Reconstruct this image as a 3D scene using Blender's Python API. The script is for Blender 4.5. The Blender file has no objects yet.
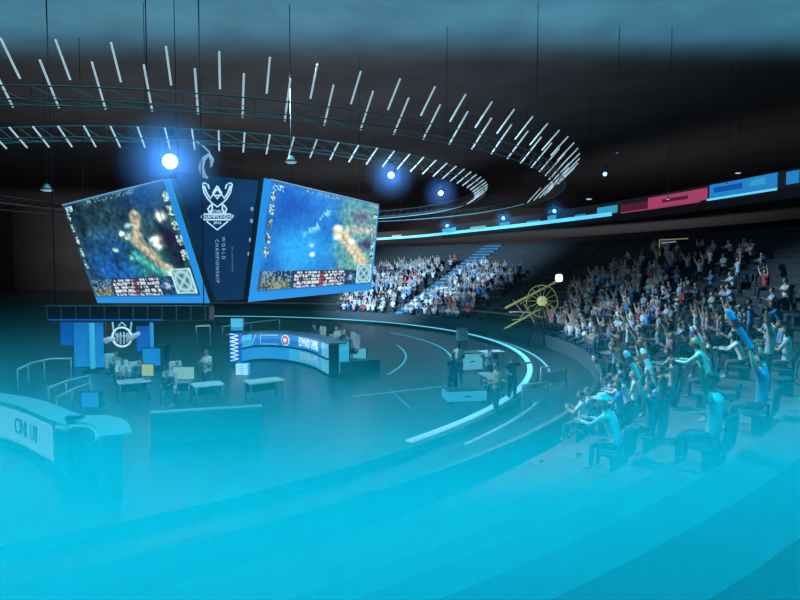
import bpy, bmesh, math, random
from mathutils import Vector as V, Matrix
from mathutils.noise import noise as pnoise
random.seed(7)
PI = math.pi
S = bpy.context.scene
COL = S.collection

# ------------------------------------------------------------------ camera, world, light
F = 571.0
PITCH = math.radians(3.0)
EYE = V((0, 0, 5.0))
cd = bpy.data.cameras.new('camera'); cam = bpy.data.objects.new('camera', cd); COL.objects.link(cam)
cam.location = EYE; cam.rotation_euler = (PI/2 - PITCH, 0, 0)
cd.sensor_width = 36; cd.lens = 36*F/800; cd.clip_start = 0.05; cd.clip_end = 500
S.camera = cam
S.view_settings.view_transform = 'Standard'; S.view_settings.look = 'None'
S.view_settings.gamma = 1; S.view_settings.use_curve_mapping = False
S.view_settings.exposure = 0.0
S.cycles.max_bounces = 6; S.cycles.diffuse_bounces = 2; S.cycles.glossy_bounces = 2
S.cycles.volume_bounces = 1; S.cycles.volume_step_rate = 2.0; S.cycles.sample_clamp_indirect = 4
S.cycles.use_denoising = True
W = bpy.data.worlds.new('world'); S.world = W; W.use_nodes = True
W.node_tree.nodes['Background'].inputs[0].default_value = (0.35, 0.33, 0.42, 1)
W.node_tree.nodes['Background'].inputs[1].default_value = 0.02

def light(kind, name, loc, target, energy, color, **k):
    d = bpy.data.lights.new(name, kind); o = bpy.data.objects.new(name, d); COL.objects.link(o)
    o.location = loc; d.energy = energy; d.color = color
    if target is not None:
        o.rotation_euler = (V(target) - V(loc)).to_track_quat('-Z', 'Y').to_euler()
    for a, b in k.items(): setattr(d, a, b)
    return o
# added cyan light over the lower stand, there to colour its haze
light('AREA', 'cyan_fill', (4, 4.5, 15), (4, 4.5, 0), 5900, (0.003, .60, .89), shape='RECTANGLE', size=44, size_y=14, spread=math.radians(80))
# stage wash
light('AREA', 'stage_wash', (-14, 36, 17), (-14, 36, 0), 4200, (.10, .68, .9), shape='DISK', size=34, spread=math.radians(120))
# white-blue washes on the two stands
light('SPOT', 'far_stand_wash', (-16, 40, 15.5), (3, 65, 4), 78000, (.40, .72, 1), spot_size=math.radians(46), spot_blend=.8, shadow_soft_size=1.2)
light('SPOT', 'side_stand_wash', (-8, 34, 15.5), (14, 27, 2), 34000, (.42, .76, 1), spot_size=math.radians(60), spot_blend=.9, shadow_soft_size=1.2)
light('SPOT', 'near_stand_wash', (-5, 22, 15), (6.8, 14.5, 2.2), 21000, (.55, .90, 1), spot_size=math.radians(44), spot_blend=.8, shadow_soft_size=1.0)
light('SPOT', 'stage_front_fill', (-2, 9, 15), (-10, 27.5, .5), 9000, (.38, .85, 1), spot_size=math.radians(44), spot_blend=.8, shadow_soft_size=.6)  # added light from the audience side to brighten the stage things
# added teal light that brightens the roof above the near truss
light('AREA', 'roof_teal_fill', (2, 34, 13.5), (2, 34, 30), 5600, (.14, .62, .9), shape='RECTANGLE', size=70, size_y=9, spread=math.radians(80))

light('AREA', 'hall_fill', (0, 62, 1.2), (0, 62, 20), 8500, (.95, .95, 1), shape='DISK', size=70)  # added fill from below, lifts the dark roof and balcony underside

light('AREA', 'back_wall_fill', (-25, 85, 6), (-25, 139, 11), 5200, (.95, .95, 1), shape='RECTANGLE', size=110, size_y=8, spread=math.radians(50))  # added fill that lifts the dark back wall

# ------------------------------------------------------------------ helpers
def ray(px, py):
    c, s = math.cos(PITCH), math.sin(PITCH)
    x = (px-400)/F; y = (300-py)/F
    return V((x, c + y*s, -s + y*c))
def P(px, py, D):
    r = ray(px, py); return EYE + r*(D/r.y)
def proj(p):
    c, s = math.cos(PITCH), math.sin(PITCH)
    d = V(p) - EYE; z = d.y*c - d.z*s; y = d.y*s + d.z*c
    return (400 + F*d.x/z, 300 - F*y/z, z)

def gp(px, py, z=0):         # point at height z seen at px,py
    r = ray(px, py); t = (z-EYE.z)/r.z; return EYE + r*t
def mat(name, col, rough=.6, metal=0, emit=0, ecol=None, vary=.12, scale=6, kind=None):
    m = bpy.data.materials.new(name); m.use_nodes = True; nt = m.node_tree; b = nt.nodes['Principled BSDF']
    b.inputs['Roughness'].default_value = rough; b.inputs['Metallic'].default_value = metal
    n = nt.nodes.new('ShaderNodeTexNoise'); n.inputs['Scale'].default_value = scale; n.inputs['Detail'].default_value = 4
    tc = nt.nodes.new('ShaderNodeTexCoord'); nt.links.new(tc.outputs['Object'], n.inputs['Vector'])
    mx = nt.nodes.new('ShaderNodeMix'); mx.data_type = 'RGBA'; mx.blend_type = 'MULTIPLY'
    ramp = nt.nodes.new('ShaderNodeMapRange'); ramp.inputs['To Min'].default_value = 1-vary*2; ramp.inputs['To Max'].default_value = 1+vary
    nt.links.new(n.outputs['Fac'], ramp.inputs['Value'])
    mx.inputs['Factor'].default_value = 1; mx.inputs['A'].default_value = (*col, 1)
    nt.links.new(ramp.outputs['Result'], mx.inputs['B'])
    if kind == 'objcol':
        oi = nt.nodes.new('ShaderNodeObjectInfo'); nt.links.new(oi.outputs['Color'], mx.inputs['A'])
    if kind == 'attr':
        oi = nt.nodes.new('ShaderNodeAttribute'); oi.attribute_name = 'Col'; nt.links.new(oi.outputs['Color'], mx.inputs['A'])
    if kind == 'skin':
        oi = nt.nodes.new('ShaderNodeObjectInfo'); cr = nt.nodes.new('ShaderNodeValToRGB')
        cr.color_ramp.elements[0].color = (.62, .40, .29, 1); cr.color_ramp.elements[1].color = (.22, .11, .07, 1)
        cr.color_ramp.elements[0].position = .5
        nt.links.new(oi.outputs['Random'], cr.inputs[0]); nt.links.new(cr.outputs[0], mx.inputs['A'])
    nt.links.new(mx.outputs['Result'], b.inputs['Base Color'])
    if emit:
        b.inputs['Emission Color'].default_value = (*(ecol or col), 1); b.inputs['Emission Strength'].default_value = emit
    return m
M = {}
def mk(k, *a, **kw): M[k] = mat(k, *a, **kw)
mk('floor', (.022, .034, .038), .32, vary=.25, scale=.4)
mk('platform', (.04, .06, .07), .4, vary=.2, scale=.8)
mk('concrete', (.055, .06, .068), .85, vary=.25, scale=1.2)
mk('riser', (.075, .085, .095), .8)
mk('dark', (.016, .016, .019), .7)
mk('wall', (.09, .085, .09), .9, vary=.2, scale=.2)
mk('roof', (.10, .10, .105), .9, vary=.3, scale=.25)
mk('black_metal', (.035, .036, .04), .45, .6)
mk('grey_metal', (.25, .27, .30), .4, .7)
mk('truss', (.13, .16, .18), .5, .5)
mk('pale_metal', (.55, .6, .62), .4, .3)
mk('white_plastic', (.65, .7, .72), .45)
mk('tube_white', (.7, .8, .85), .4, emit=.62, ecol=(.50, .72, .80))
mk('rim_cyan', (.3, .8, .9), .4, emit=.75, ecol=(.16, .70, .90))
mk('line_cyan', (.3, .7, .8), .4, emit=.22, ecol=(.15, .70, .85))
mk('led_edge', (.3, .8, .9), .4, emit=1.1, ecol=(.10, .55, .78))
mk('led_blue', (.02, .2, .5), .4, emit=.8, ecol=(.012, .17, .50))
mk('led_blue_deep', (.02, .1, .4), .4, emit=.75, ecol=(.004, .09, .42))
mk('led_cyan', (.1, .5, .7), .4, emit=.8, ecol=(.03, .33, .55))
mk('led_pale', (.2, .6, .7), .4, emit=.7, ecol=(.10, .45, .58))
mk('led_pink', (.5, .1, .2), .4, emit=.75, ecol=(.42, .05, .13))
mk('led_pink_dark', (.2, .03, .06), .4, emit=.6, ecol=(.10, .012, .035))
mk('led_sky', (.05, .3, .6), .4, emit=.8, ecol=(.015, .23, .55))
mk('led_navy', (.01, .03, .08), .35, emit=.9, ecol=(.003, .021, .062))
mk('led_white', (.8, .85, .9), .4, emit=.8, ecol=(.55, .78, .95))
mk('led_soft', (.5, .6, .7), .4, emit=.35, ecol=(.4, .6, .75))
mk('led_dim', (.3, .4, .5), .4, emit=.3, ecol=(.12, .2, .3))
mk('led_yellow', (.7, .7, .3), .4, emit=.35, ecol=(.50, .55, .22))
mk('led_red', (.7, .1, .1), .4, emit=.5, ecol=(.6, .08, .07))
mk('led_green', (.3, .5, .4), .4, emit=.5, ecol=(.25, .5, .42))
mk('screen_frame', (.02, .15, .4), .4, emit=1.25, ecol=(.012, .19, .50))
mk('lamp_blue', (.5, .7, 1), .2, emit=14, ecol=(.45, .72, 1))
mk('lamp_cyan', (.4, .8, 1), .2, emit=3, ecol=(.25, .75, 1))
mk('lamp_white', (1, 1, 1), .2, emit=2.2, ecol=(.95, 1, .92))
mk('shirt', (.5, .5, .5), .85, kind='objcol', scale=14)
mk('crowd_shirt', (.5, .5, .5), .85, kind='attr', scale=14)
mk('skin', (.5, .3, .2), .55, kind='skin', vary=.04)
mk('trousers', (.045, .06, .10), .85)
mk('shoe', (.3, .3, .32), .6)
mk('feature', (.02, .012, .012), .4)
mk('lip', (.35, .10, .09), .5)
mk('hair_black', (.018, .014, .013), .6, scale=40)
mk('hair_brown', (.09, .045, .022), .6, scale=40)
mk('hair_blond', (.62, .50, .24), .6, scale=40)
mk('straw', (.70, .62, .42), .8, scale=40)
mk('cap_white', (.7, .7, .68), .7)
mk('cap_yellow', (.65, .55, .16), .7)
mk('cap_dark', (.04, .05, .07), .7)
mk('seat', (.03, .09, .15), .7)
mk('stick', (.72, .80, .84), .3)
mk('stick_blue', (.10, .38, .75), .3)
mk('print_red', (.75, .05, .07), .4)
mk('cable_yellow', (.6, .55, .2), .6)
mk('stair_lit_blue', (.06, .24, .42), .7)

def tag(o, label=None, cat=None, group=None, kind=None):
    if label: o['label'] = label
    if cat: o['category'] = cat
    if group: o['group'] = group
    if kind: o['kind'] = kind
    return o
def empty(name, loc=(0, 0, 0), rz=0, label=None, cat=None, group=None):
    o = bpy.data.objects.new(name, None); COL.objects.link(o); o.location = loc; o.rotation_euler = (0, 0, rz)
    o.empty_display_size = .1
    return tag(o, label, cat, group)
class MB:
    def __init__(s): s.b = bmesh.new()
    def box(s, c, d, rot=None, bev=0):
        r = bmesh.ops.create_cube(s.b, size=1)
        mtx = Matrix.Translation(c) @ (rot.to_4x4() if rot is not None else Matrix()) @ Matrix.Diagonal((*d, 1))
        bmesh.ops.transform(s.b, matrix=mtx, verts=r['verts'])
        if bev:
            es = list({e for v in r['verts'] for e in v.link_edges})
            bmesh.ops.bevel(s.b, geom=es, offset=bev, segments=2, profile=.5, affect='EDGES')
        return s
    def tube(s, p0, p1, r, r1=None, n=8):
        return s.path([p0, p1], [r, r if r1 is None else r1], n)
    def path(s, pts, r, n=8, closed=False, cap=True):
        pts = [V(p) for p in pts]; m = len(pts)
        if not isinstance(r, (list, tuple)): r = [r]*m
        rings = []; last = None
        for i, p in enumerate(pts):
            if closed: t = (pts[(i+1) % m] - pts[i-1])
            else: t = pts[min(i+1, m-1)] - pts[max(i-1, 0)]
            t.normalize()
            up = V((0, 0, 1)) if abs(t.z) < .95 else V((1, 0, 0))
            if last is not None and (last - t*last.dot(t)).length > .1: a = (last - t*last.dot(t)).normalized()
            else: a = t.cross(up).normalized()
            last = a; b = t.cross(a)
            rings.append([s.b.verts.new(p + (a*math.cos(k*2*PI/n) + b*math.sin(k*2*PI/n))*r[i]) for k in range(n)])
        for i in range(m if closed else m-1):
            A, Bq = rings[i], rings[(i+1) % m]
            for k in range(n):
                f = s.b.faces.new((A[k], A[(k+1) % n], Bq[(k+1) % n], Bq[k])); f.smooth = n > 4
        if cap and not closed:
            s.b.faces.new(rings[0]); s.b.faces.new(rings[-1][::-1])
        return s
    def ball(s, c, r, rot=None, u=14, v=9):
        rr = r if isinstance(r, (tuple, list, V)) else (r, r, r)
        q = bmesh.ops.create_uvsphere(s.b, u_segments=u, v_segments=v, radius=1)
        mtx = Matrix.Translation(c) @ (rot.to_4x4() if rot is not None else Matrix()) @ Matrix.Diagonal((*rr, 1))
        bmesh.ops.transform(s.b, matrix=mtx, verts=q['verts'])
        for vv in q['verts']:
            for f in vv.link_faces: f.smooth = True
        return s
    def quad(s, *p):
        s.b.faces.new([s.b.verts.new(V(q)) for q in p]); return s
    def slab(s, pts, n, t):        # polygon extruded by t along n
        n = V(n).normalized()*t
        A = [s.b.verts.new(V(q)) for q in pts]; Bq = [s.b.verts.new(V(q)+n) for q in pts]; k = len(pts)
        s.b.faces.new(A); s.b.faces.new(Bq[::-1])
        for i in range(k): s.b.faces.new((A[i], Bq[i], Bq[(i+1) % k], A[(i+1) % k]))
        return s
    def wall(s, pts, z0, z1, t, dirn=1):   # vertical band following a plan polyline, thickness t
        pts = [V((p[0], p[1], 0)) for p in pts]; m = len(pts); off = []
        for i in range(m):
            d = pts[min(i+1, m-1)] - pts[max(i-1, 0)]; d.normalize(); off.append(V((-d.y, d.x, 0))*t*dirn)
        Z0, Z1 = V((0, 0, z0)), V((0, 0, z1))
        R = [[s.b.verts.new(q) for q in (pts[i]+Z0, pts[i]+Z1, pts[i]+off[i]+Z1, pts[i]+off[i]+Z0)] for i in range(m)]
        for i in range(m-1):
            for k in range(4):
                s.b.faces.new((R[i][k], R[i+1][k], R[i+1][(k+1) % 4], R[i][(k+1) % 4]))
        s.b.faces.new(R[0][::-1]); s.b.faces.new(R[-1])
        return s
    def mesh(s, name, mats):
        bmesh.ops.recalc_face_normals(s.b, faces=s.b.faces)
        me = bpy.data.meshes.new(name); s.b.to_mesh(me); s.b.free()
        for m in (mats if isinstance(mats, list) else [mats]): me.materials.append(m)
        return me
    def build(s, name, m, parent=None, **k):
        o = bpy.data.objects.new(name, s.mesh(name, m)); COL.objects.link(o)
        if parent is not None: o.parent = parent
        return tag(o, **k)
def struct(name, mb, m, parent=None):
    return mb.build(name, m, parent, kind='structure')
def spline(pts, n=8):
    pts = [V(p) for p in pts]; out = []
    q = [2*pts[0]-pts[1]] + pts + [2*pts[-1]-pts[-2]]
    for i in range(1, len(q)-2):
        for k in range(n):
            t = k/n; a, b, c, d = q[i-1], q[i], q[i+1], q[i+2]
            out.append(.5*((2*b)+(c-a)*t+(2*a-5*b+4*c-d)*t*t+(3*b-a-3*c+d)*t**3))
    out.append(pts[-1]); return out
def text_mb(body, size, thick=.01, align='CENTER', gap=1):
    c = bpy.data.curves.new('t', 'FONT'); c.body = body; c.size = size; c.extrude = thick; c.align_x = align; c.align_y = 'CENTER'
    c.resolution_u = 2; c.space_character = gap
    o = bpy.data.objects.new('t', c); COL.objects.link(o)
    dg = bpy.context.evaluated_depsgraph_get(); dg.update()
    me = bpy.data.meshes.new_from_object(o.evaluated_get(dg)); bpy.data.objects.remove(o); bpy.data.curves.remove(c)
    mb = MB(); mb.b.from_mesh(me); bpy.data.meshes.remove(me)
    return mb

# ------------------------------------------------------------------ structure
C1 = V((-19, 33, 0)); RF = 26.0
C2 = V((-14.6, 47.6, 0)); ZT = 11.0
def arc(c, r, a0, a1, n, z=0): return [V((c.x + r*math.cos(math.radians(a0+(a1-a0)*i/n)), c.y + r*math.sin(math.radians(a0+(a1-a0)*i/n)), z)) for i in range(n+1)]
struct('floor', MB().box((0, 40, -.25), (190, 200, .5)), M['floor'])
struct('ceiling', MB().box((0, 40, 20.5), (190, 200, 1)), M['roof'])
struct('wall_back', MB().box((0, 139, 10), (190, 1, 21)), M['wall'])
struct('wall_left', MB().box((-94, 40, 10), (1, 200, 21)), M['wall'])
struct('wall_right', MB().box((94, 40, 10), (1, 200, 21)), M['wall'])
struct('wall_front', MB().box((0, -59, 10), (190, 1, 21)), M['wall'])
# terraces of the bowl
R0, DR, DZ, NR = 29.2, .9, .36, 23
def tread(i): return .3 + DZ*i
tb = MB(); prev = None
A0, A1, NA = -104, 112, 144
prof = [(R0, 0.0)]
for i in range(NR): prof += [(R0+DR*i, tread(i)), (R0+DR*(i+1), tread(i))]
prof += [(R0+DR*NR, 0.0)]
for k in range(NA+1):
    a = math.radians(A0 + (A1-A0)*k/NA)
    ring = [tb.b.verts.new((C1.x + r*math.cos(a), C1.y + r*math.sin(a), z)) for r, z in prof]
    if prev:
        for j in range(len(ring)-1): tb.b.faces.new((prev[j], ring[j], ring[j+1], prev[j+1]))
    prev = ring
struct('stand_terrace', tb, M['concrete'])
# low front wall between floor and stand
struct('trim_2', MB().wall(arc(C1, R0-.25, A0, A1, 120), 0, .75, .15), M['riser'])
# aisle stairs in the far stand, the blue light on them put into their colour
AISLES = [51.2, 33.5, -9, -40]
def stair(adeg, w, m, nm):
    mb = MB(); da = math.degrees(w/2/36)
    for i in range(NR):
        for h in (0, 1):
            r0 = R0+DR*i+h*DR/2 - (DR/2 if h == 0 else 0); z = tread(i) + (0 if h == 0 else 0)
        mb.wall(arc(C1, R0+DR*i+.01, adeg-da, adeg+da, 3), tread(i)+.002, tread(i)+.012, -DR+.02)
        if i < NR-1: mb.wall(arc(C1, R0+DR*(i+.55), adeg-da, adeg+da, 3), tread(i)+.012, tread(i)+DZ/2, -DR*.44)
    struct(nm, mb, m)
stair(AISLES[0], 1.9, M['stair_lit_blue'], 'aisle_steps')
for k in (1, 2, 3): stair(AISLES[k], 1.5, M['riser'], 'aisle_steps')
# upper tier: slab behind a curved edge, its parapet carries the ribbon display
ZB = 10.3
bal = spline([(-40, 128, 0), (-3.3, 98, 0), (10.5, 76, 0), (19.6, 56, 0), (24.9, 37.4, 0), (27.5, 20, 0), (27, 0, 0), (22, -25, 0)], 8)
struct('balcony_slab', MB().wall([(p.x, p.y) for p in bal], ZB-.7, ZB, 14, 1), M['dark'])
struct('balcony_parapet', MB().wall([(p.x, p.y) for p in bal], ZB, ZB+1.15, .3, 1), M['wall'])

# ribbon display on the balcony edge
def balpt(px):     # plan point of the balcony edge seen in column px
    best = None
    for i in range(len(bal)-1):
        for t in range(10):
            p = bal[i].lerp(bal[i+1], t/10)
            if p.y < 5: continue
            e = abs(proj((p.x, p.y, ZB))[0]-px)
            if best is None or e < best[0]: best = (e, p)
    return best[1]
def balseg(x0, x1, n=10):
    return [(balpt(x0+(x1-x0)*i/n)) for i in range(n+1)]
def shift(pts, d):
    out = []
    for i in range(len(pts)):
        t = pts[min(i+1, len(pts)-1)] - pts[max(i-1, 0)]; t.normalize(); out.append((pts[i].x - t.y*d, pts[i].y + t.x*d))
    return out
rb = empty('ribbon_display', (bal[20].x, bal[20].y, ZB), 0, 'long thin cyan ribbon display along the edge of the dark upper tier', 'ribbon display')
def rpart(nm, x0, x1, z0, z1, m, lab=None, d=.06, t=.05):
    o = MB().wall(shift(balseg(x0, x1), -d), ZB+z0, ZB+z1, t).build(nm, m, rb, label=lab); o.matrix_parent_inverse = rb.matrix_world.inverted() if False else Matrix.Translation(-rb.location); return o
rpart('light_strip', 376, 612, -.16, .22, M['led_edge'], 'bright cyan strip')
rpart('light_strip', 708, 776, -.05, .10, M['led_edge'])
rpart('light_strip', 622, 700, -.05, .04, M['led_pink'], 'thin pink strip')
rpart('display_panel', 597, 618, .10, .80, M['led_cyan'])
rpart('display_panel', 622, 648, .06, .72, M['led_pink_dark'])
rpart('display_panel', 648, 708, .06, .95, M['led_pink'], 'pink panel')
rpart('display_panel', 711, 778, .12, 1.1, M['led_sky'], 'blue panel')
rpart('display_panel', 788, 800, .2, 1.0, M['led_sky'])
for x0, x1, z1, k in ((548, 556, .7, 'led_cyan'), (500, 510, .6, 'led_sky'), (443, 456, .75, 'led_cyan'), (470, 486, .5, 'led_green'), (527, 540, .4, 'led_sky'), (392, 402, .5, 'led_soft'), (575, 585, .4, 'led_sky')):
    rpart('display_panel', x0, x1, .1, z1, M[k])
for x0, x1, z0, z1, k in ((662, 690, .35, .62, 'led_pink_dark'), (716, 742, .45, .85, 'led_blue_deep'), (750, 765, .5, .9, 'led_cyan')):
    rpart('graphic', x0, x1, z0, z1, M[k], d=.12, t=.03)

# ------------------------------------------------------------------ floor rings
def ringthing(name, label, cat, r, a0, a1, w, h, m, z=.005, c=C1):
    o = MB().wall(arc(c, r, a0, a1, 160), z, z+h, w).build(name, m); return tag(o, label, cat)
kb = empty('floor_edge_light', (C1.x, C1.y, 0), 0, 'bright cyan lit rim curving around the dark arena floor', 'light strip')
def kpart(nm, mb, m, lab=None):
    o = mb.build(nm, m, kb, label=lab); o.matrix_parent_inverse = Matrix.Translation(-kb.location); return o
kpart('curb', MB().wall(arc(C1, RF+.25, -100, 110, 160), 0, .22, .5), M['platform'])
kpart('light_strip', MB().wall(arc(C1, RF+.02, -42, 110, 160), .222, .26, .24), M['rim_cyan'])
kpart('light_strip', MB().wall(arc(C1, RF+.9, -39, 110, 160), .0, .05, .08), M['line_cyan'], 'fainter outer strip')
ringthing('floor_glow_line', 'thin curved glowing edge line on the floor just inside the bright rim', 'light strip', 22.0, -8, 34, .12, .02, M['line_cyan'])  # edges of the round stage platforms, drawn as lines that glow
ringthing('floor_glow_line', 'innermost thin curved glowing edge line beside the blue team desk', 'light strip', 19.4, -18, 14, .10, .02, M['line_cyan'])
def line(p0, p1, r, m, name, label, cat='light strip'):
    return tag(MB().tube(p0, p1, r, n=6).build(name, m), label, cat)
line(P(352, 397, 22.2), P(446, 386, 24.4), .03, M['line_cyan'], 'floor_glow_line', 'thin straight glowing line crossing the floor in front of the team desk')  # straight floor lines, each given a glow by its material
line(P(383, 384, 25), P(410, 408, 20.5), .025, M['line_cyan'], 'floor_glow_line', 'short slanted glowing line on the floor right of the team desk')
line(P(300, 392, 23.3), P(330, 380, 26.1), .02, M['line_cyan'], 'floor_glow_line', 'short faint glowing line on the floor below the team desk')

# ------------------------------------------------------------------ overhead light rings
def light_ring(name, label, r, rows, count, a_from, a_to):
    root = empty(name, (C2.x, C2.y, ZT), 0, label, 'lighting truss')
    for rr, zz in ((r-.4, 0), (r+.4, 0), (r, .6)):
        MB().path(arc(V((0, 0, 0)), rr, 0, 360, 128, zz)[:-1], .03, 6, closed=True).build('chord', M['truss'], root)
    mb = MB()
    for k in range(128):
        a = k*2*PI/128; b = (k+1)*2*PI/128
        p = lambda q, rr, z: V((rr*math.cos(q), rr*math.sin(q), z))
        mb.tube(p(a, r-.4, 0), p(a, r, .6), .013, n=4); mb.tube(p(a, r, .6), p(b, r+.4, 0), .013, n=4); mb.tube(p(a, r+.4, 0), p(b, r-.4, 0), .013, n=4)
    mb.build('lacing', M['truss'], root)
    first = None
    for (r0, r1, z, z1, ph) in rows:
        me = None
        for k in range(count):
            a = (k+ph)*360/count
            am = (a+180) % 360-180
            if not (a_from <= am <= a_to): continue
            if me is None:
                q = MB(); q.tube((r0, 0, 0), (r1, 0, z1-z), .038, n=8)
                me = q.mesh('light_tube', M['tube_white'])
            o = bpy.data.objects.new('light_tube', me); COL.objects.link(o); o.parent = root
            o.location = (0, 0, z); o.rotation_euler = (0, 0, math.radians(a))
    o = MB().path(arc(V((0, 0, 0)), rows[0][0], a_to+1, 74, 60, rows[0][2]), .03, 6).build('light_line', M['line_cyan'], root)
    o['label'] = 'thin light line along the far side'
    for k in range(8):
        a = k*PI/4+.2
        MB().tube((r*math.cos(a), r*math.sin(a), .6), (r*math.cos(a), r*math.sin(a), 8.95), .02, n=5).build('cable', M['black_metal'], root)
    return root
light_ring('inner_light_ring', 'smaller circular truss with short radial white light tubes above the screens', 21.0, [(20.6, 21.6, -.25, .45, .35)], 116, -112, 10)
light_ring('outer_light_ring', 'larger circular truss with long radial white light tubes under the roof', 26.8, [(26.2, 27.4, 0, 1.3, .2), (27.1, 28.1, .75, 1.75, .7)], 100, -122, 9)

# ------------------------------------------------------------------ moving head lamps
def lamp(loc, s, target, label, lens, energy, color, glow=0, gdens=.5):
    root = empty('spotlight', loc, 0, label, 'spotlight', 'stage spotlights')
    d = (V(target)-V(loc)).normalized(); q = d.to_track_quat('-Z', 'Y').to_matrix()
    MB().box((0, 0, .75*s), (.36*s, .30*s, .2*s), bev=.03*s).build('base', M['black_metal'], root)
    y = MB(); y.box((0, 0, .6*s), (.5*s, .08*s, .06*s))
    for k in (-1, 1): y.box((.24*s*k, 0, .28*s), (.05*s, .12*s, .65*s))
    y.build('yoke', M['black_metal'], root)
    h = MB().path([q @ V((0, 0, .26*s)), q @ V((0, 0, .2*s)), q @ V((0, 0, -.1*s)), q @ V((0, 0, -.26*s))], [.08*s, .16*s, .17*s, .2*s], 14).build('head', M['black_metal'], root)
    MB().path([q @ V((0, 0, -.262*s)), q @ V((0, 0, -.30*s)), q @ V((0, 0, -.33*s))], [.19*s, .17*s, .06*s], 14).build('lens', lens, h)
    p = V(loc) + d*(.5*s)
    if energy:
        light('POINT', 'lamp_light', p, None, energy, color, shadow_soft_size=.1)
    if glow:
        m = bpy.data.materials.new('glow_haze'); m.use_nodes = True; nt = m.node_tree; nt.nodes.clear()
        out = nt.nodes.new('ShaderNodeOutputMaterial'); sc = nt.nodes.new('ShaderNodeVolumeScatter')
        tc = nt.nodes.new('ShaderNodeTexCoord'); ln = nt.nodes.new('ShaderNodeVectorMath'); ln.operation = 'LENGTH'
        mr = nt.nodes.new('ShaderNodeMapRange'); mr.interpolation_type = 'SMOOTHSTEP'
        mr.inputs['From Min'].default_value = glow; mr.inputs['From Max'].default_value = 0; mr.inputs['To Min'].default_value = 0; mr.inputs['To Max'].default_value = gdens
        nt.links.new(tc.outputs['Object'], ln.inputs[0]); nt.links.new(ln.outputs['Value'], mr.inputs['Value']); nt.links.new(mr.outputs['Result'], sc.inputs['Density'])
        sc.inputs['Color'].default_value = (.35, .6, 1, 1)
        nt.links.new(sc.outputs[0], out.inputs['Volume'])
        o = MB().ball((0, 0, 0), glow, u=20, v=12).build('lamp_haze', m); o.location = p
        tag(o, 'soft blue haze glowing around the ' + label.split(',')[0], 'haze', None, 'stuff')
BL = (.08, .32, 1)
lamp(P(170, 161, 27), 1.7, (0, 0, 4), 'brightest blue-white spotlight over the left screen, below the inner light ring', M['lamp_blue'], 260, BL, 2.6, .30)
lamp(P(391, 175, 40), 1.1, (0, 0, 4), 'blue spotlight right of the right screen, upper of two', M['lamp_blue'], 160, BL, 2.0, .25)
lamp(P(441, 193, 44), .9, (0, 0, 4), 'blue spotlight under the right end of the inner light ring', M['lamp_blue'], 110, BL, 1.6, .25)
lamp(P(605, 174, 40), .7, (0, 0, 4), 'small white-blue spotlight hanging alone above the ribbon display', M['lamp_cyan'], 20, BL)
for px, s, w in ((450, .9, 'leftmost'), (506, .9, 'middle'), (556, .9, 'rightmost')):
    b = balpt(px); b2 = V((b.x-.5, b.y-1.2, ZB+1.0))
    lamp(b2, s, (0, 0, 4), 'cyan spotlight standing on the ribbon display edge, %s of three' % w, M['lamp_cyan'], 60, (.05, .5, 1), 1.5, .22)

# ------------------------------------------------------------------ hanging screens
def fbm(x, y, o=4, s=0):
    v = 0; a = .5
    for k in range(o):
        v += a*pnoise(V((x, y, s+k*7.3))); x *= 2.1; y *= 2.1; a *= .5
    return v
def lerp(a, b, t): t = max(0, min(1, t)); return tuple(a[i]+(b[i]-a[i])*t for i in range(3))
def srgb(c): return tuple(((x/255)/12.92 if x/255 <= .04045 else ((x/255+.055)/1.055)**2.4) for x in c)
def blob(u, w, cu, cw, r): return math.exp(-(((u-cu)/r)**2 + ((w-cw)/r)**2))
def segd(u, w, pts):
    best = 9
    for (a, b), (c, d) in zip(pts, pts[1:]):
        t = max(0, min(1, ((u-a)*(c-a)+(w-b)*(d-b))/((c-a)**2+(d-b)**2)))
        best = min(best, math.hypot(u-a-t*(c-a), w-b-t*(d-b)))
    return best
rs = random.Random(3)
HUD = {}
def hud(u, w, c, rich):
    gx, gy = int(u*120), int(w*72); h = HUD.setdefault((gx, gy, rich), rs.random())
    if w > .985 or w < .012: return (20, 90, 150)
    if .82 < u < .985 and .76 < w < .98:      # minimap
        uu, ww = (u-.82)/.165, (w-.76)/.22
        if min(uu, ww, 1-uu, 1-ww) < .07: return (150, 195, 205)
        d = min(abs(uu-ww), abs(uu+ww-1), abs(math.hypot(uu-.5, ww-.5)-.36))
        return lerp((150, 180, 185), (25, 80, 95), d/.16)
    if w > .82 and u < .82:
        if u < .02: return (40, 70, 100)
        if .25 < u < .70:                    # score table rows
            row = ((w-.82)/.165*5) % 1
            if row < .32: return (14, 26, 44)
            if .455 < u < .495 and h > .35: return (150, 66, 76) if rich else (120, 60, 70)
            return (176, 182, 192) if h > .45 else (40, 52, 74)
        if u < .22:
            if w > .91: return (120, 125, 100) if h > .5 else (38, 60, 74)
            return (96, 132, 150) if h > .6 else (14, 42, 66)
        if u > .72 and blob(u, w, .76, .91, .03) > .4: return (140, 160, 185) if h > .4 else (60, 70, 110)
        return (16, 48, 74) if h < .85 else (60, 110, 140)
    side = .012 < u < .042 or (u > .955)
    if side and .10 < w < .74 and ((w-.10)/.128) % 1 < .66:
        return (170, 195, 190) if h > .6 else ((84, 104, 86) if h > .3 else (24, 50, 70))
    if w < .055 and .25 < u < .75 and h > .72: return (100, 140, 140)
    if .02 < u < .10 and .03 < w < .09 and h > .45: return (150, 190, 200)
    return c
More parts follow.
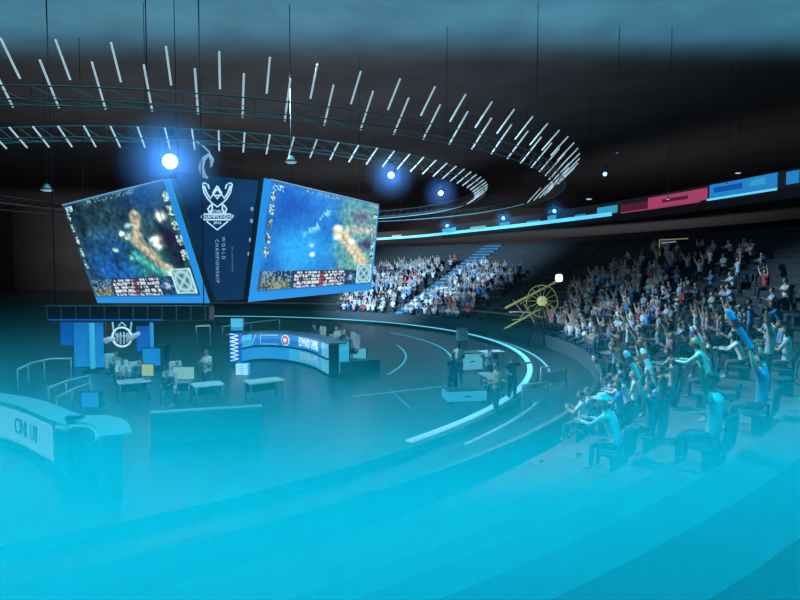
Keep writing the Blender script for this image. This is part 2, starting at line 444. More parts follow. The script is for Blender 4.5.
def paint_left(u_, w):
    u = u_*30/(39-9*u_)
    n = fbm(u*5, w*4, 4, 1); n2 = fbm(u*14, w*10, 3, 5)
    c = lerp((10, 26, 40), (48, 84, 92), .45+n*1.1+n2*.9)
    c = lerp(c, (18, 84, 160), blob(u, w, .30, .70, .26)*1.15*(.85+n))
    c = lerp(c, (24, 66, 130), blob(u, w, .75, .05, .22)*.8)
    c = lerp(c, (36, 120, 116), blob(u, w, .58, .70, .17)*.9*(.8+2*n2))
    d = segd(u, w, [(.62, .26), (.56, .50), (.68, .66), (.80, .82)]) + n2*.05
    c = lerp((150, 142, 122), c, (d-.03)/.035)
    d = segd(u, w, [(.50, .60), (.64, .76), (.72, .80)]) + n2*.04
    c = lerp((60, 150, 140), c, d/.05)
    c = lerp(c, (24, 20, 46), blob(u, w, .86, .50, .08)*1.2)
    for cu, cw, r in ((.86, .30, .042), (.74, .52, .05), (.80, .80, .045), (.49, .44, .03), (.44, .40, .022)):
        c = lerp(c, (225, 235, 215), blob(u, w, cu, cw, r)*2.1*(.8+n2*1.6))
    if n2 > .22 and .25 < u < .6 and .25 < w < .65: c = lerp(c, (150, 190, 180), (n2-.2)*5)
    n3 = fbm(u*34, w*24, 3, 21); c = tuple(max(0, x*(.95+.8*n3)) for x in c)
    return hud(u_, w, c, False)
def paint_right(u_, w):
    u = u_*43/(30+13*u_)
    n = fbm(u*5, w*4, 4, 11); n2 = fbm(u*14, w*10, 3, 15)
    c = lerp((20, 78, 150), (38, 128, 196), .45+n*1.2)
    c = lerp(c, (18, 64, 150), blob(u, w, .25, .22, .2)*.9)
    c = lerp(c, (38, 150, 215), blob(u, w, .38, .62, .26)*.8)
    f = (u-.60+n*.12)/.12
    g = lerp((50, 122, 130), (112, 146, 138), .5+n2*1.6)
    c = lerp(c, g, f)
    d = segd(u, w, [(.66, .38), (.76, .50), (.84, .62), (.90, .72)]) + n2*.05
    c = lerp((180, 168, 142), c, (d-.03)/.04)
    d = segd(u, w, [(.72, .38), (.95, .34)]) + n2*.05
    c = lerp((165, 165, 150), c, d/.07)
    c = lerp(c, (54, 44, 84), blob(u, w, .93, .52, .055)*1.2)
    c = lerp(c, (88, 76, 112), blob(u, w, .86, .20, .08)*.8)
    d = segd(u, w, [(.36, .46), (.48, .38), (.56, .20)]) + n2*.08
    c = lerp((130, 205, 215), c, d/.045 if n2 > -.06 else 1)
    for cu, cw, r in ((.665, .36, .028), (.665, .46, .03), (.80, .50, .03), (.44, .56, .022), (.46, .66, .02)):
        c = lerp(c, (222, 236, 228), blob(u, w, cu, cw, r)*1.5*(.8+n2*1.6))
    n3 = fbm(u*34, w*24, 3, 31); g = .6 if f > .3 else .25; c = tuple(max(0, x*(.98+g*n3)) for x in c)
    return hud(u_, w, c, True)
mscr = bpy.data.materials.new('screen_image'); mscr.use_nodes = True
nt = mscr.node_tree; b = nt.nodes['Principled BSDF']; b.inputs['Base Color'].default_value = (.01, .01, .01, 1); b.inputs['Roughness'].default_value = .4
at = nt.nodes.new('ShaderNodeAttribute'); at.attribute_name = 'Col'; nt.links.new(at.outputs['Color'], b.inputs['Emission Color']); b.inputs['Emission Strength'].default_value = 1.7
def screen(name, label, TL, TR, BR, BL, paint, inset):
    n = (TR-BR).cross(BL-BR).normalized()
    if n.dot(EYE-BR) < 0: n = -n
    root = empty(name, (0, 0, 0), 0, label, 'screen'); root.location = (BL+BR)/2
    inv = Matrix.Translation(-root.location)
    def put(o): o.matrix_parent_inverse = inv; return o
    put(MB().slab([TL, TR, BR, BL], -n, .35).build('housing', M['black_metal'], root))
    put(MB().slab([TL, TR, BR, BL], n, .03).build('border_light', M['screen_frame'], root, label='glowing blue border'))
    pos = lambda u, w: (TL*(1-u)+TR*u)*(1-w) + (BL*(1-u)+BR*u)*w
    u0, u1, w0, w1 = inset
    NX, NY = 170, 104
    bm = bmesh.new(); lay = bm.verts.layers.float_color.new('Col'); vs = []
    for j in range(NY+1):
        row = []
        for i in range(NX+1):
            u, w = i/NX, j/NY
            v = bm.verts.new(pos(u0+(u1-u0)*u, w0+(w1-w0)*w) + n*.045); c = srgb(paint(u, w)); v[lay] = (*c, 1); row.append(v)
        vs.append(row)
    for j in range(NY):
        for i in range(NX): bm.faces.new((vs[j][i], vs[j+1][i], vs[j+1][i+1], vs[j][i+1]))
    mb = MB(); mb.b.free(); mb.b = bm
    put(mb.build('display', mscr, root, label='game map picture with score table along the bottom'))
    q = MB(); q.tube(pos(u0, w0)+n*.05, pos(u1, w0)+n*.05, .035, n=6); put(q.build('edge_tube', M['led_soft'], root, label='thin pale strip along the top'))
    for t in (.2, .8):
        p = TL.lerp(TR, t) - n*.18
        put(MB().tube(p, V((p.x, p.y, 19.95)), .02, n=5).build('hoist_cable', M['black_metal'], root))
    for t in (.2, .5, .8):
        a, bq = TL.lerp(TR, t)-n*.42, BL.lerp(BR, t)-n*.42
        put(MB().tube(a, bq, .07, n=6).build('back_rib', M['grey_metal'], root))
    return n
def coplanar(px, py, a, b, c):
    n = (b-a).cross(c-a); r = ray(px, py); t = n.dot(a-EYE)/n.dot(r); return EYE + r*t
TR_, BR_, BL_ = P(170, 178, 31), P(210, 303, 29.5), P(98, 303, 37)
TL_ = coplanar(63, 205, TR_, BR_, BL_)
screen('video_screen', 'left hanging screen leaning inwards, showing a dark game map with blue border', TL_, TR_, BR_, BL_, paint_left, (.0, .955, .0, .945))
TL2, BL2, BR2 = P(264, 178, 31), P(248, 302, 29.5), P(371, 290, 42)
TR2 = coplanar(379, 205, TL2, BL2, BR2)
screen('video_screen', 'right hanging screen showing a bright blue game map above the team desk', TL2, TR2, BR2, BL2, paint_right, (.04, .985, .0, .925))

# banner panel between the screens
D0 = 31.9
bn = empty('hanging_banner', P(223, 300, D0), 0, 'dark navy hanging banner with white trophy emblem between the two screens', 'banner')
binv = Matrix.Translation(-bn.location)
def bput(o): o.matrix_parent_inverse = binv; return o
bq = [P(176, 172, D0), P(263, 181, D0), P(251, 299, D0), P(192, 303, D0)]
bput(MB().slab(bq, (0, 1, 0), .25).build('panel', M['led_navy'], bn))
def strokes(lst, w, y=-.04):
    mb = MB()
    for l in lst: mb.path([P(x, yy, D0)+V((0, y, 0)) for x, yy in l], w, 6)
    return mb
E = [[(202.6, 184.5), (204, 183), (207, 184)], [(202.6, 184.5), (204.5, 193), (208, 199), (212, 203), (212.5, 209), (210, 214)],
     [(204.5, 186), (207, 193), (211, 199)], [(208, 184.5), (209.5, 189)],
     [(232.4, 184.5), (231, 183), (228, 184)], [(232.4, 184.5), (230.5, 193), (227, 199), (223, 203), (222.5, 209), (225, 214)],
     [(230.5, 186), (228, 193), (224, 199)], [(227, 184.5), (225.5, 189)],
     [(217.5, 186), (213, 193), (217.5, 199), (222, 193), (217.5, 186)], [(217.5, 189), (211.5, 197)], [(217.5, 189), (223.5, 197)], [(214.5, 195.5), (220.5, 195.5)],
     [(212, 203), (217.5, 207), (223, 203)], [(207, 221.5), (217.5, 230), (228, 221.5)], [(204, 214.2), (231, 214.2)], [(204, 219.8), (231, 219.8)],
     [(210, 214), (208, 209), (211, 205)], [(225, 214), (227, 209), (224, 205)]]
em = bput(strokes(E, .040).build('emblem', M['led_white'], bn, label='white horned trophy emblem'))
def label_text(body, px, py, size, rot=0, m='led_white', nm='lettering', sx=1, gap=1):
    mb = text_mb(body, size, .01, gap=gap)
    R = Matrix.Translation(P(px, py, D0)+V((0, -.03, 0))) @ Matrix.Rotation(PI/2, 4, 'X') @ Matrix.Rotation(rot, 4, 'Z') @ Matrix.Diagonal((sx, 1, 1, 1))
    bmesh.ops.transform(mb.b, matrix=R, verts=mb.b.verts); return bput(mb.build(nm, M[m], bn))
label_text('WORLD', 217.5, 211.6, .24, sx=1.1); label_text('CHAMPIONSHIP', 217.5, 217, .30, sx=.86); label_text('2016', 217.5, 223, .22)
label_text('WORLD', 223.6, 248, .27, -PI/2, 'led_soft', gap=1.5); label_text('CHAMPIONSHIP', 217.3, 261, .27, -PI/2, 'led_soft', gap=1.32)
label_text('2016 GROUP STAGE', 232.5, 259, .13, -PI/2, 'led_dim', sx=1.2)
for (x, y) in ((252, 209), (251.5, 221), (250.5, 240), (249, 254)):
    bput(MB().ball(P(x, y, D0-.1), (.09, .05, .12), u=8, v=6).build('indicator_light', M['led_soft'], bn))
# twisted silver ornament above the emblem, its brightness given as a glow
on = tag(MB().path([P(x, y, 30.6) for x, y in ((196, 141), (204, 147), (210, 153))], .05, 6).path([P(x, y, 30.6) for x, y in ((209, 154), (203, 160), (201, 168), (204, 176), (208, 178))], [.06, .14, .16, .12, .05], 8)
   .path([P(x, y, 30.6) for x, y in ((209, 154), (212, 160), (211, 167))], [.06, .12, .05], 8).build('silver_ornament', M['led_soft']), 'pale curved horn ornament hanging just above the trophy emblem', 'ornament')

# ------------------------------------------------------------------ stage below the screens
# dark header truss and blue lit back panels at far left
def boxthing(name, label, cat, c, d, m, rz=0, bev=.02): 
    o = MB().box((0, 0, 0), d, bev=bev).build(name, m); o.location = c; o.rotation_euler = (0, 0, rz); return tag(o, label, cat)
hd = empty('stage_header', P(130, 312.5, 28.5), 0, 'long dark header beam under the left screen above the blue panels', 'beam')
MB().box((0, 0, 0), (8.2, .8, .70), bev=.04).build('beam', M['black_metal'], hd)
MB().box((-1.0, -.43, -.33), (5.6, .05, .06)).build('edge_light', M['led_blue_deep'], hd)
for k in range(12): MB().box((-3.9+k*.71, -.42, 0), (.05, .05, .7)).build('rib', M['grey_metal'], hd)
for k in (-1, 1): MB().tube((3.7*k, 0, .3), (3.7*k, 0, 19.95-hd.location.z), .03, n=5).build('hoist_cable', M['black_metal'], hd)
def led_panel(x0, x1, y0, y1, D, m, label, fr='black_metal'):
    a, b = P(x0, y1, D), P(x1, y0, D); a.z = max(a.z, .02)
    w, h = b.x-a.x, b.z-a.z
    r = empty('led_panel', ((a.x+b.x)/2, D, a.z), 0, label, 'led panel')
    MB().box((0, .12, h/2), (w+.12, .2, h), bev=.02).build('frame', M[fr], r)
    MB().box((0, .0, h/2), (w, .05, h-.06)).build('display', M[m], r)
    n = max(1, round(w/.8))
    if n > 1:
        for k in range(1, n): MB().box((-w/2+w*k/n, -.03, h/2), (.02, .02, h-.06)).build('seam', M['black_metal'], r)
    MB().box((0, .35, .04), (w*.8, .5, .08)).build('foot', M['black_metal'], r)
    return r
led_panel(61, 74, 322, 346, 29.6, 'led_blue_deep', 'deep blue lit panel at the far left end under the header beam')
led_panel(75, 90, 322, 372, 29, 'led_blue', 'tall bright blue lit panel left of the white pillar')
led_panel(96, 103, 322, 370, 28.9, 'led_blue', 'narrow blue lit panel right of the white pillar')
led_panel(137, 150, 326, 352, 29.2, 'led_blue_deep', 'blue lit panel right of the round trophy crest')
led_panel(143, 160, 348, 366, 27.5, 'led_blue', 'small low blue lit panel behind the players')
led_panel(82, 98, 392, 408, 20, 'led_blue', 'small glowing blue cube panel on the floor near the rounded white desk')
led_panel(231, 243, 318, 331, 38, 'led_cyan', 'small teal lit panel behind the left end of team desk')
pl = empty('light_pillar', gp(93, 371, 0), 0, 'slim pale lit pillar standing between blue panels at far left', 'pillar')
MB().box((0, 0, .06), (.7, .7, .12), bev=.02).build('base', M['black_metal'], pl); MB().box((0, 0, 1.25), (.20, .20, 2.3), bev=.04).build('shaft', M['led_cyan'], pl)
p2 = empty('light_pillar', gp(152.5, 370, 0), 0, 'slim blue lit pillar right of the round trophy crest', 'pillar')
MB().box((0, 0, .06), (.6, .6, .12), bev=.02).build('base', M['black_metal'], p2); MB().box((0, 0, 1.25), (.15, .15, 2.3), bev=.04).build('shaft', M['led_sky'], p2)
# round trophy crest
cr = empty('crest_sign', P(122, 352, 27.9), 0, 'white round trophy crest sign with wings hanging under the header beam', 'sign')
cinv = Matrix.Translation(-cr.location)
def cst(l, w=.07): return [P(x, y, 27.9) for x, y in l]
mb = MB()
cc = P(122, 337, 27.9)
mb.path([cc+V((math.cos(t*PI/12)*.47, 0, math.sin(t*PI/12)*.47)) for t in range(24)], .05, 6, closed=True)
o = mb.build('ring', M['led_white'], cr); o.matrix_parent_inverse = cinv
mb = MB()
for l in ([(112.5, 322), (113.5, 331), (117, 337)], [(131.5, 322), (130.5, 331), (127, 337)], [(118, 326), (122, 322.5), (126, 326)], [(117.5, 333), (117.5, 342)], [(120.5, 332), (120.5, 344)], [(124, 332), (124, 344)], [(127, 333), (127, 342)], [(117.5, 336), (127, 336)]):
    mb.path(cst(l), .04, 6)
o = mb.build('trophy_outline', M['led_soft'], cr); o.matrix_parent_inverse = cinv
for l in ([(105, 341), (110, 339), (115, 339)], [(129, 339), (134, 336), (139.5, 333)]):
    o = MB().path(cst(l), [.15, .13, .09], 8).build('wing', M['led_soft'], cr); o.matrix_parent_inverse = cinv
for x in (113, 131):
    p = P(x, 322, 27.9); o = MB().tube(p, V((p.x, p.y+.2, P(130, 312, 27.9).z)), .02, n=5).build('hanger', M['black_metal'], cr); o.matrix_parent_inverse = cinv

# team desk with lettering
def along(pts):
    L = [0]
    for a, b in zip(pts, pts[1:]): L.append(L[-1]+(b-a).length)
    return L
def on_path(pts, L, s):
    s = max(0, min(L[-1]-1e-4, s))
    for i in range(len(pts)-1):
        if s <= L[i+1]:
            t = (s-L[i])/(L[i+1]-L[i]); d = (pts[i+1]-pts[i]).normalized(); return pts[i].lerp(pts[i+1], t), d
def sub(pts, L, s0, s1, n=8): return [on_path(pts, L, s0+(s1-s0)*k/n)[0] for k in range(n+1)]
def curved_text(body, size, pts, L, s_mid, z, off, parent, m, inv, sx=1, nm='lettering'):
    mb = text_mb(body, size, .008)
    for v in mb.b.verts:
        p, d = on_path(pts, L, s_mid + v.co.x*sx); nrm = V((d.y, -d.x, 0))
        v.co = p + nrm*(off+v.co.z) + V((0, 0, z+v.co.y))
    o = mb.build(nm, m, parent); o.matrix_parent_inverse = inv; return o
dk = empty('team_desk', (-6.0, 29, 0), 0, 'curved blue LED team desk lettered EDWARD GAMING with round crest', 'desk')
dinv = Matrix.Translation(-dk.location)
def dput(mb, nm, m, lab=None): o = mb.build(nm, m, dk, label=lab); o.matrix_parent_inverse = dinv; return o
dp = spline([P(240, 362, 30.3), P(254, 356, 31.3), P(272, 356, 31.5), P(292, 357, 30.8), P(312, 362, 29.2), P(329, 375, 26.7)], 8)
dp = [V((p.x, p.y, 0)) for p in dp]; L = along(dp); LT = L[-1]
Q = lambda s0, s1: [(p.x, p.y) for p in sub(dp, L, s0*LT, s1*LT, 30)]
dput(MB().wall(Q(0, 1), 0, 1.50, .5), 'body', M['black_metal'])
dput(MB().wall(Q(0, 1), 1.50, 1.56, .9), 'desktop', M['grey_metal'])
SEG = ((0, .12, 'led_cyan'), (.12, .44, 'led_blue'), (.44, .87, 'led_blue'), (.87, 1, 'led_pale'))
for s0, s1, m in SEG: dput(MB().wall(Q(s0, s1-.004), .84, 1.49, .04, -1), 'upper_display', M[m])
for s0, s1, m in ((0, .40, 'led_sky'), (.40, .87, 'led_cyan'), (.87, 1, 'led_pale')): dput(MB().wall(Q(s0, s1-.004), .10, .76, .04, -1), 'lower_display', M[m])
dput(MB().wall(Q(0, 1), .765, .835, .09, -1), 'ledge', M['black_metal'])
curved_text('EDWARD GAMING', .70, dp, L, LT*.655, 1.165, .05, dk, M['led_white'], dinv, .42)
curved_text('EDWARD GAMING', .60, dp, L, LT*.66, .43, .05, dk, M['led_soft'], dinv, .47)
c0, d0 = on_path(dp, L, LT*.37); nn = V((d0.y, -d0.x, 0))
for nm, r, m, e in (('crest_ring', .30, 'led_white', .06), ('crest', .25, 'led_red', .075), ('crest_mark', .12, 'led_white', .09)):
    pc = c0 + nn*e + V((0, 0, 1.17)); mb = MB()
    mb.path([pc, pc+nn*.02], r, 20); dput(mb, nm, M[m], 'red round crest' if nm == 'crest' else None)
mb = MB()
for (sa, za, sb, zb) in ((.18, 1.42, .30, 1.42), (.18, .92, .30, .92), (.18, .92, .18, 1.42), (.12, .9, .15, 1.45)):
    a, _ = on_path(dp, L, LT*sa); b, _ = on_path(dp, L, LT*sb); e = V((.0, -.08, 0)); mb.tube(a+e+V((0, 0, za)), b+e+V((0, 0, zb)), .03, n=6)
dput(mb, 'bracket_graphic', M['led_soft'])
# zigzag lit column at left end of desk
zg = empty('pattern_column', P(236, 362, 29.5), 0, 'lit column with white zigzag pattern at left end of team desk', 'column')
MB().box((0, 0, .75), (.55, .4, 1.5), bev=.03).build('body', M['led_blue_deep'], zg)
mb = MB()
for k in range(7): mb.tube((-.22, -.22, .1+k*.2), (.2, -.22, .2+k*.2), .025, n=5); mb.tube((.2, -.22, .2+k*.2), (-.22, -.22, .3+k*.2), .025, n=5)
mb.build('zigzag', M['led_white'], zg)
zg2 = empty('pattern_box', P(243, 375, 27.2), 0, 'small lit floor box with white mesh pattern before the team desk', 'box')
MB().box((0, 0, .28), (.6, .4, .56), bev=.03).build('body', M['led_cyan'], zg2)
mb = MB()
for k in range(5): mb.tube((-.28, -.22, .05+k*.11), (.28, -.22, .12+k*.11), .015, n=5); mb.tube((-.28, -.22, .12+k*.11), (.28, -.22, .05+k*.11), .015, n=5)
mb.build('mesh_pattern', M['led_white'], zg2)
led_panel(334, 349, 341, 375, 27.2, 'led_cyan', 'plain cyan end panel right of the lettered team desk')
led_panel(350, 366, 348, 373, 28.2, 'led_pale', 'pale square light box standing behind the end of team desk')

# monitors, desks
def monitor(px, py, D, w, h, m, label, z=None, rz=0):
    p = P(px, py, D)
    r = empty('monitor', (p.x, p.y, z if z is not None else 0.78), rz, label, 'monitor')
    zc = p.z - r.location.z
    MB().box((0, 0, zc), (w, .05, h), bev=.01).build('housing', M['black_metal'], r)
    MB().box((0, -.03, zc), (w-.05, .01, h-.05)).build('display', M[m], r)
    MB().tube((0, .03, 0), (0, .03, zc), .03, n=8).build('stem', M['grey_metal'], r)
    MB().box((0, .03, .012), (.35, .25, .024), bev=.008).build('foot', M['grey_metal'], r)
    return r
def table(a, b, dpt, h, label, m='white_plastic'):
    a, b = V((a[0], a[1], 0)), V((b[0], b[1], 0)); c = (a+b)/2; d = b-a; rz = math.atan2(d.y, d.x); w = d.length
    r = empty('table', c, rz, label, 'table')
    MB().box((0, 0, h-.03), (w, dpt, .06), bev=.015).build('tabletop', M[m], r)
    for sx in (-1, 1):
        for sy in (-1, 1): MB().tube((sx*(w/2-.08), sy*(dpt/2-.08), 0), (sx*(w/2-.08), sy*(dpt/2-.08), h-.05), .03, n=8).build('leg', M['grey_metal'], r)
    MB().box((0, dpt/2-.04, h*.6), (w-.2, .02, h*.5)).build('modesty_panel', M['black_metal'], r)
    return r
def tbl(x0, y0, x1, y1, dpt, h, label, m='white_plastic'):
    return table(gp(x0, y0, h), gp(x1, y1, h), dpt, h, label, m)
tbl(192, 385, 222, 382, .8, .76, 'long white table in the middle of stage floor right of the grey-green monitor')
tbl(246, 382, 281, 378, .8, .76, 'white table on the floor in front of the lettered desk')
tbl(117, 382, 150, 379, .8, .76, 'dark table under the yellow monitor', 'pale_metal')
tbl(170, 381, 192, 380, .8, .76, 'dark narrow table under the grey-green monitor', 'grey_metal')
monitor(161, 357, 31, .62, .95, 'led_white', 'upright white monitor left of stage centre', 0.9)
boxthing('equipment_case', 'black equipment case under the upright white monitor', 'case', (P(161, 357, 31).x, 31, .45), (.8, .6, .9), M['black_metal'])
_m = gp(134, 380.5, .76); monitor(148, 370, gp(146, 379, .76).y, .50, .50, 'led_yellow', 'small yellow-green monitor on the table among the players', .76)
monitor(184, 373, gp(182, 380, .76).y, .85, .52, 'led_green', 'wide grey-green monitor beside the long white table', .76)
# pale strips on the floor, glowing by their material
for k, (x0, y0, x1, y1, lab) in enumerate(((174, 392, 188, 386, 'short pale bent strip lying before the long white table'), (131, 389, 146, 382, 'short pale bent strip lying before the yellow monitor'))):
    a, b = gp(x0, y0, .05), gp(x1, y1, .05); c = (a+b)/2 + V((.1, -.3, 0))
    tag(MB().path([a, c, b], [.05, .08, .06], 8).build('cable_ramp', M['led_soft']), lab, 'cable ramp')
# handrails left of the desk
def rail(pts, label, posts, m='pale_metal', r=.045):
    pts = [V(p) for p in pts]; ro = empty('handrail', (pts[0].x, pts[0].y, 0), 0, label, 'handrail'); inv = Matrix.Translation(-ro.location)
    def put(o): o.matrix_parent_inverse = inv
    put(MB().path(pts, r, 8).build('top_rail', M[m], ro)); Lp = along(pts)
    for k in range(posts):
        p, _ = on_path(pts, Lp, Lp[-1]*(k+.02)/(posts-1)*.98 if posts > 1 else 0); gz = ground(p)
        put(MB().tube((p.x, p.y, gz), p, r*.7, n=6).build('post', M[m], ro))
    return ro
def ground(p):
    d = (V((p[0], p[1], 0))-C1).length
    if d < R0: return 0
    return tread(min(NR-1, int((d-R0)/DR)))
rail([gp(222, 327, 1.1), gp(250, 323, 1.1), gp(280, 319.5, 1.1)], 'long pale slanting handrail behind the team desk', 3)
rail([gp(196, 326, 1.4), gp(210, 325.5, 1.4)], 'short bright white rail on posts left of stage centre', 2, 'white_plastic')
rail([gp(17, 370, .9), gp(32, 363, .9), gp(50, 359, .9), gp(72, 358.5, .9)], 'curved pale handrail at the far left of the floor', 4)
rail([gp(48, 388, .6), gp(70, 380, .6), gp(90, 376, .6)], 'upper of two low slanted rails beside the blue cube panel', 3)
rail([gp(56, 398, .6), gp(76, 388, .6), gp(91, 383, .6)], 'lower of two low slanted rails beside the blue cube panel', 3)
# near left desk
nd = empty('caster_desk', (-9, 15, 0), 0, 'rounded pale lit desk with dark upright letters at near left', 'desk')
ninv = Matrix.Translation(-nd.location)
def nput(mb, nm, m): o = mb.build(nm, m, nd); o.matrix_parent_inverse = ninv; return o
npth = spline([gp(-30, 397, 1.25), gp(14, 405, 1.25), gp(60, 424, 1.25), gp(72, 421.5, 1.25), gp(90, 423, 1.25), gp(97, 429, 1.25), gp(97.5, 437, 1.25)], 8)
npth = [V((p.x, p.y, 0)) for p in npth]; NL = along(npth)
nq = lambda a, b: [(p.x, p.y) for p in sub(npth, NL, a*NL[-1], b*NL[-1], 24)]
nput(MB().wall(nq(0, 1), 0, 1.2, .5), 'body', M['pale_metal']); nput(MB().wall(nq(0, 1), 1.2, 1.26, .7), 'desktop', M['white_plastic'])
nput(MB().wall(nq(.02, .62), .25, 1.12, .04, -1), 'front_display', M['led_pale'])
nput(MB().wall(nq(.66, .99), 1.13, 1.19, .05, -1), 'edge_light', M['line_cyan'])
curved_text('CINI  UII', .62, npth, NL, NL[-1]*.40, .70, .05, nd, M['black_metal'], ninv, .7)
# long low barrier
br = empty('floor_barrier', gp(200, 430, 0), 0, 'long low white-topped barrier across the near floor', 'barrier'); rinv = Matrix.Translation(-br.location)
pa, pb = gp(150, 414, .9), gp(262, 407, .9)
o = MB().wall([(pa.x, pa.y), (pb.x, pb.y)], 0, .86, .25).build('wall_panel', M['pale_metal'], br); o.matrix_parent_inverse = rinv
o = MB().wall([(pa.x, pa.y), (pb.x, pb.y)], .86, .92, .32).build('top_rail', M['white_plastic'], br); o.matrix_parent_inverse = rinv

# right part of the floor: cases, tables, barriers
def case(px, py, w, d, h, label, m='white_plastic', rz=0):
    p = gp(px, py, 0); r = empty('flight_case', (p.x, p.y, 0), rz, label, 'case')
    MB().box((0, 0, h/2+.08), (w, d, h-.1), bev=.02).build('body', M[m], r)
    MB().box((0, 0, h+.03), (w+.03, d+.03, .06), bev=.02).build('lid', M['grey_metal'], r)
    for sx in (-1, 1):
        for sy in (-1, 1): MB().ball((sx*(w/2-.1), sy*(d/2-.1), .05), .05, u=8, v=6).build('caster', M['black_metal'], r)
    MB().box((0, -d/2-.02, h*.6), (.25, .03, .05)).build('handle', M['grey_metal'], r)
case(469, 371, 1.1, .8, .9, 'pale flight case beside the thin curved floor line', 'led_pale', .3)  # case body glows by its material, brightness painted in
case(462, 342, .7, .6, .9, 'small pale flight case standing just inside the far rim', 'white_plastic', .2)
case(457, 366, .5, .5, .7, 'little white flight case left of the larger pale case', 'white_plastic', -.2)
case(464, 402, 1.5, .9, .5, 'wide low cyan platform case on the near floor inside the rim', 'led_cyan', .2)  # body of this case glows too, though it is no lamp
tbl(479, 351.5, 502, 350.5, .7, .76, 'pale table near the right rim inside the floor')
tbl(484, 372, 500, 381, .5, .76, 'narrow white table slanting toward the near rim')
def barrier(x0, y0, x1, y1, h, label):
    a, b = gp(x0, y0, 0), gp(x1, y1, 0); 
    a.z = ground(a); b.z = ground(b); c = (a+b)/2; g = max(a.z, b.z)
    r = empty('crowd_barrier', (c.x, c.y, g), math.atan2(b.y-a.y, b.x-a.x), label, 'barrier'); w = (b-a).length
    q = MB(); q.path([(-w/2, 0, .0), (-w/2, 0, h), (w/2, 0, h), (w/2, 0, .0)], .05, 8); q.build('frame', M['white_plastic'], r)
    MB().box((0, 0, h*.55), (w-.1, .03, h*.5)).build('panel', M['pale_metal'], r)
    n = int(w/.35)
    for k in range(1, n): MB().tube((-w/2+w*k/n, 0, .1), (-w/2+w*k/n, 0, h), .015, n=5).build('bar', M['grey_metal'], r)
barrier(541, 391, 566, 388, .95, 'upper white crowd barrier just outside the bright rim')
barrier(522, 412, 548, 408, .95, 'lower white crowd barrier just outside the bright rim')

# ------------------------------------------------------------------ camera crane, aisle rails, doorway
cn = empty('camera_crane', gp(540, 345, 0), 0, 'yellow camera crane with boom and white lamp head beside the crowd', 'camera crane'); kinv = Matrix.Translation(-cn.location)
DC = cn.location.y
def cput(mb, nm, m, lab=None): o = mb.build(nm, m, cn, label=lab); o.matrix_parent_inverse = kinv; return o
pc = lambda x, y, d=0: P(x, y, DC+d)
cput(MB().tube(pc(505, 308), pc(558, 281), .075, n=8), 'boom', M['cable_yellow'])
cput(MB().box(pc(559, 278), (.46, .4, .50), bev=.15), 'lamp_head', M['lamp_white'], 'glowing white lamp head')
cput(MB().tube(pc(504, 329, -.8), pc(551, 303, .2), .06, n=8), 'lower_arm', M['cable_yellow'])
cput(MB().path([pc(509, 312), pc(520, 311.5), pc(532, 313), pc(540, 309)], .05, 6), 'cable', M['pale_metal'])
hub = pc(542, 301); ring_ = MB().path([hub+V((math.cos(t*PI/12)*1.05, .15*math.sin(t), math.sin(t*PI/12)*1.05)) for t in range(24)], .03, 6, closed=True)
wh = cput(ring_, 'cable_wheel', M['cable_yellow'])
for t in range(14):
    a = t*2*PI/14; o = MB().tube(hub, hub+V((math.cos(a)*1.03, 0, math.sin(a)*1.03)), .022, n=5).build('spoke', M['cable_yellow'], wh)
cput(MB().box(hub, (.42, .4, .62), bev=.09).path([hub+V((-.3, 0, 0)), hub+V((.3, 0, 0))], .2, 12), 'winch', M['led_yellow'], 'glowing yellow winch')  # winch is no lamp, its brightness is a glow in the material
gz = ground(hub)
for k in (-1, 0, 1):
    cput(MB().tube(hub, V((hub.x+.9*k, hub.y-.8+.9*abs(k), ground((hub.x+.9*k, hub.y-.8+.9*abs(k))))), .05, n=6), 'leg', M['black_metal'])
for a, b in (((513, 300), (523, 313)), ((520, 318), (530, 306)), ((512, 320), (526, 318)), ((524, 304), (534, 322)), ((533, 296), (520, 304))):
    cput(MB().tube(pc(*a), pc(*b), .03, n=5), 'strut', M['cable_yellow'])
# door frame light in the dark concourse
dr = empty('doorway_frame', P(674, 262, 47), 0, 'pale lit doorway frame high in the dark upper stand', 'door frame'); 
MB().path([P(659.5, 256, 47)-dr.location, P(659.5, 240, 47)-dr.location, P(688, 238.5, 47)-dr.location], .05, 6).build('frame', M['led_yellow'], dr)
MB().path([P(662, 243, 47)-dr.location, P(676, 241.5, 47)-dr.location], .06, 6).build('lamp', M['led_soft'], dr)
MB().tube(P(688, 238.5, 47)-dr.location, P(688, 262, 47)-dr.location, .04, n=6).build('post', M['black_metal'], dr)
# house lights, small lit marks
def mark(px, py, D, s, label, m='led_soft', up=True):
    p = P(px, py, D); r = empty('house_light', p, 0, label, 'lamp')
    MB().path([(0, 0, 0), (0, 0, .12*s), (0, 0, .3*s)], [.3*s, .22*s, .08*s], 10).build('shade', M['grey_metal'], r)
    MB().path([(0, 0, -.06*s), (0, 0, -.005)], [.18*s, .28*s], 10).build('bulb', M[m], r)
    MB().tube((0, 0, .3*s), (0, 0, 19.95-p.z), .02, n=4).build('cable', M['black_metal'], r)
mark(47, 190, 45, 1.6, 'dim pendant lamp in the dark at the far left'); mark(291, 162, 33, 1.2, 'pendant lamp under the inner light ring above right screen')
mark(738, 173, 42, .7, 'upper of two tiny pendant lamps above the blue ribbon panel', 'led_white'); mark(728, 184, 42, .7, 'lower of two tiny pendant lamps above the blue ribbon panel')
mark(589, 199, 50, .9, 'small pendant lamp above the ribbon display near its bright end', 'led_white'); mark(668, 199, 36, .4, 'tiny white lamp just above the pink ribbon panel', 'led_white')
mark(617, 153, 36, .3, 'tiny lone pendant lamp against the dark roof')
mark(488, 249, 82, 2.2, 'white pendant lamp above the far crowd', 'led_white'); mark(477, 251, 82, 1.2, 'smaller pendant lamp left of the white one above far crowd')

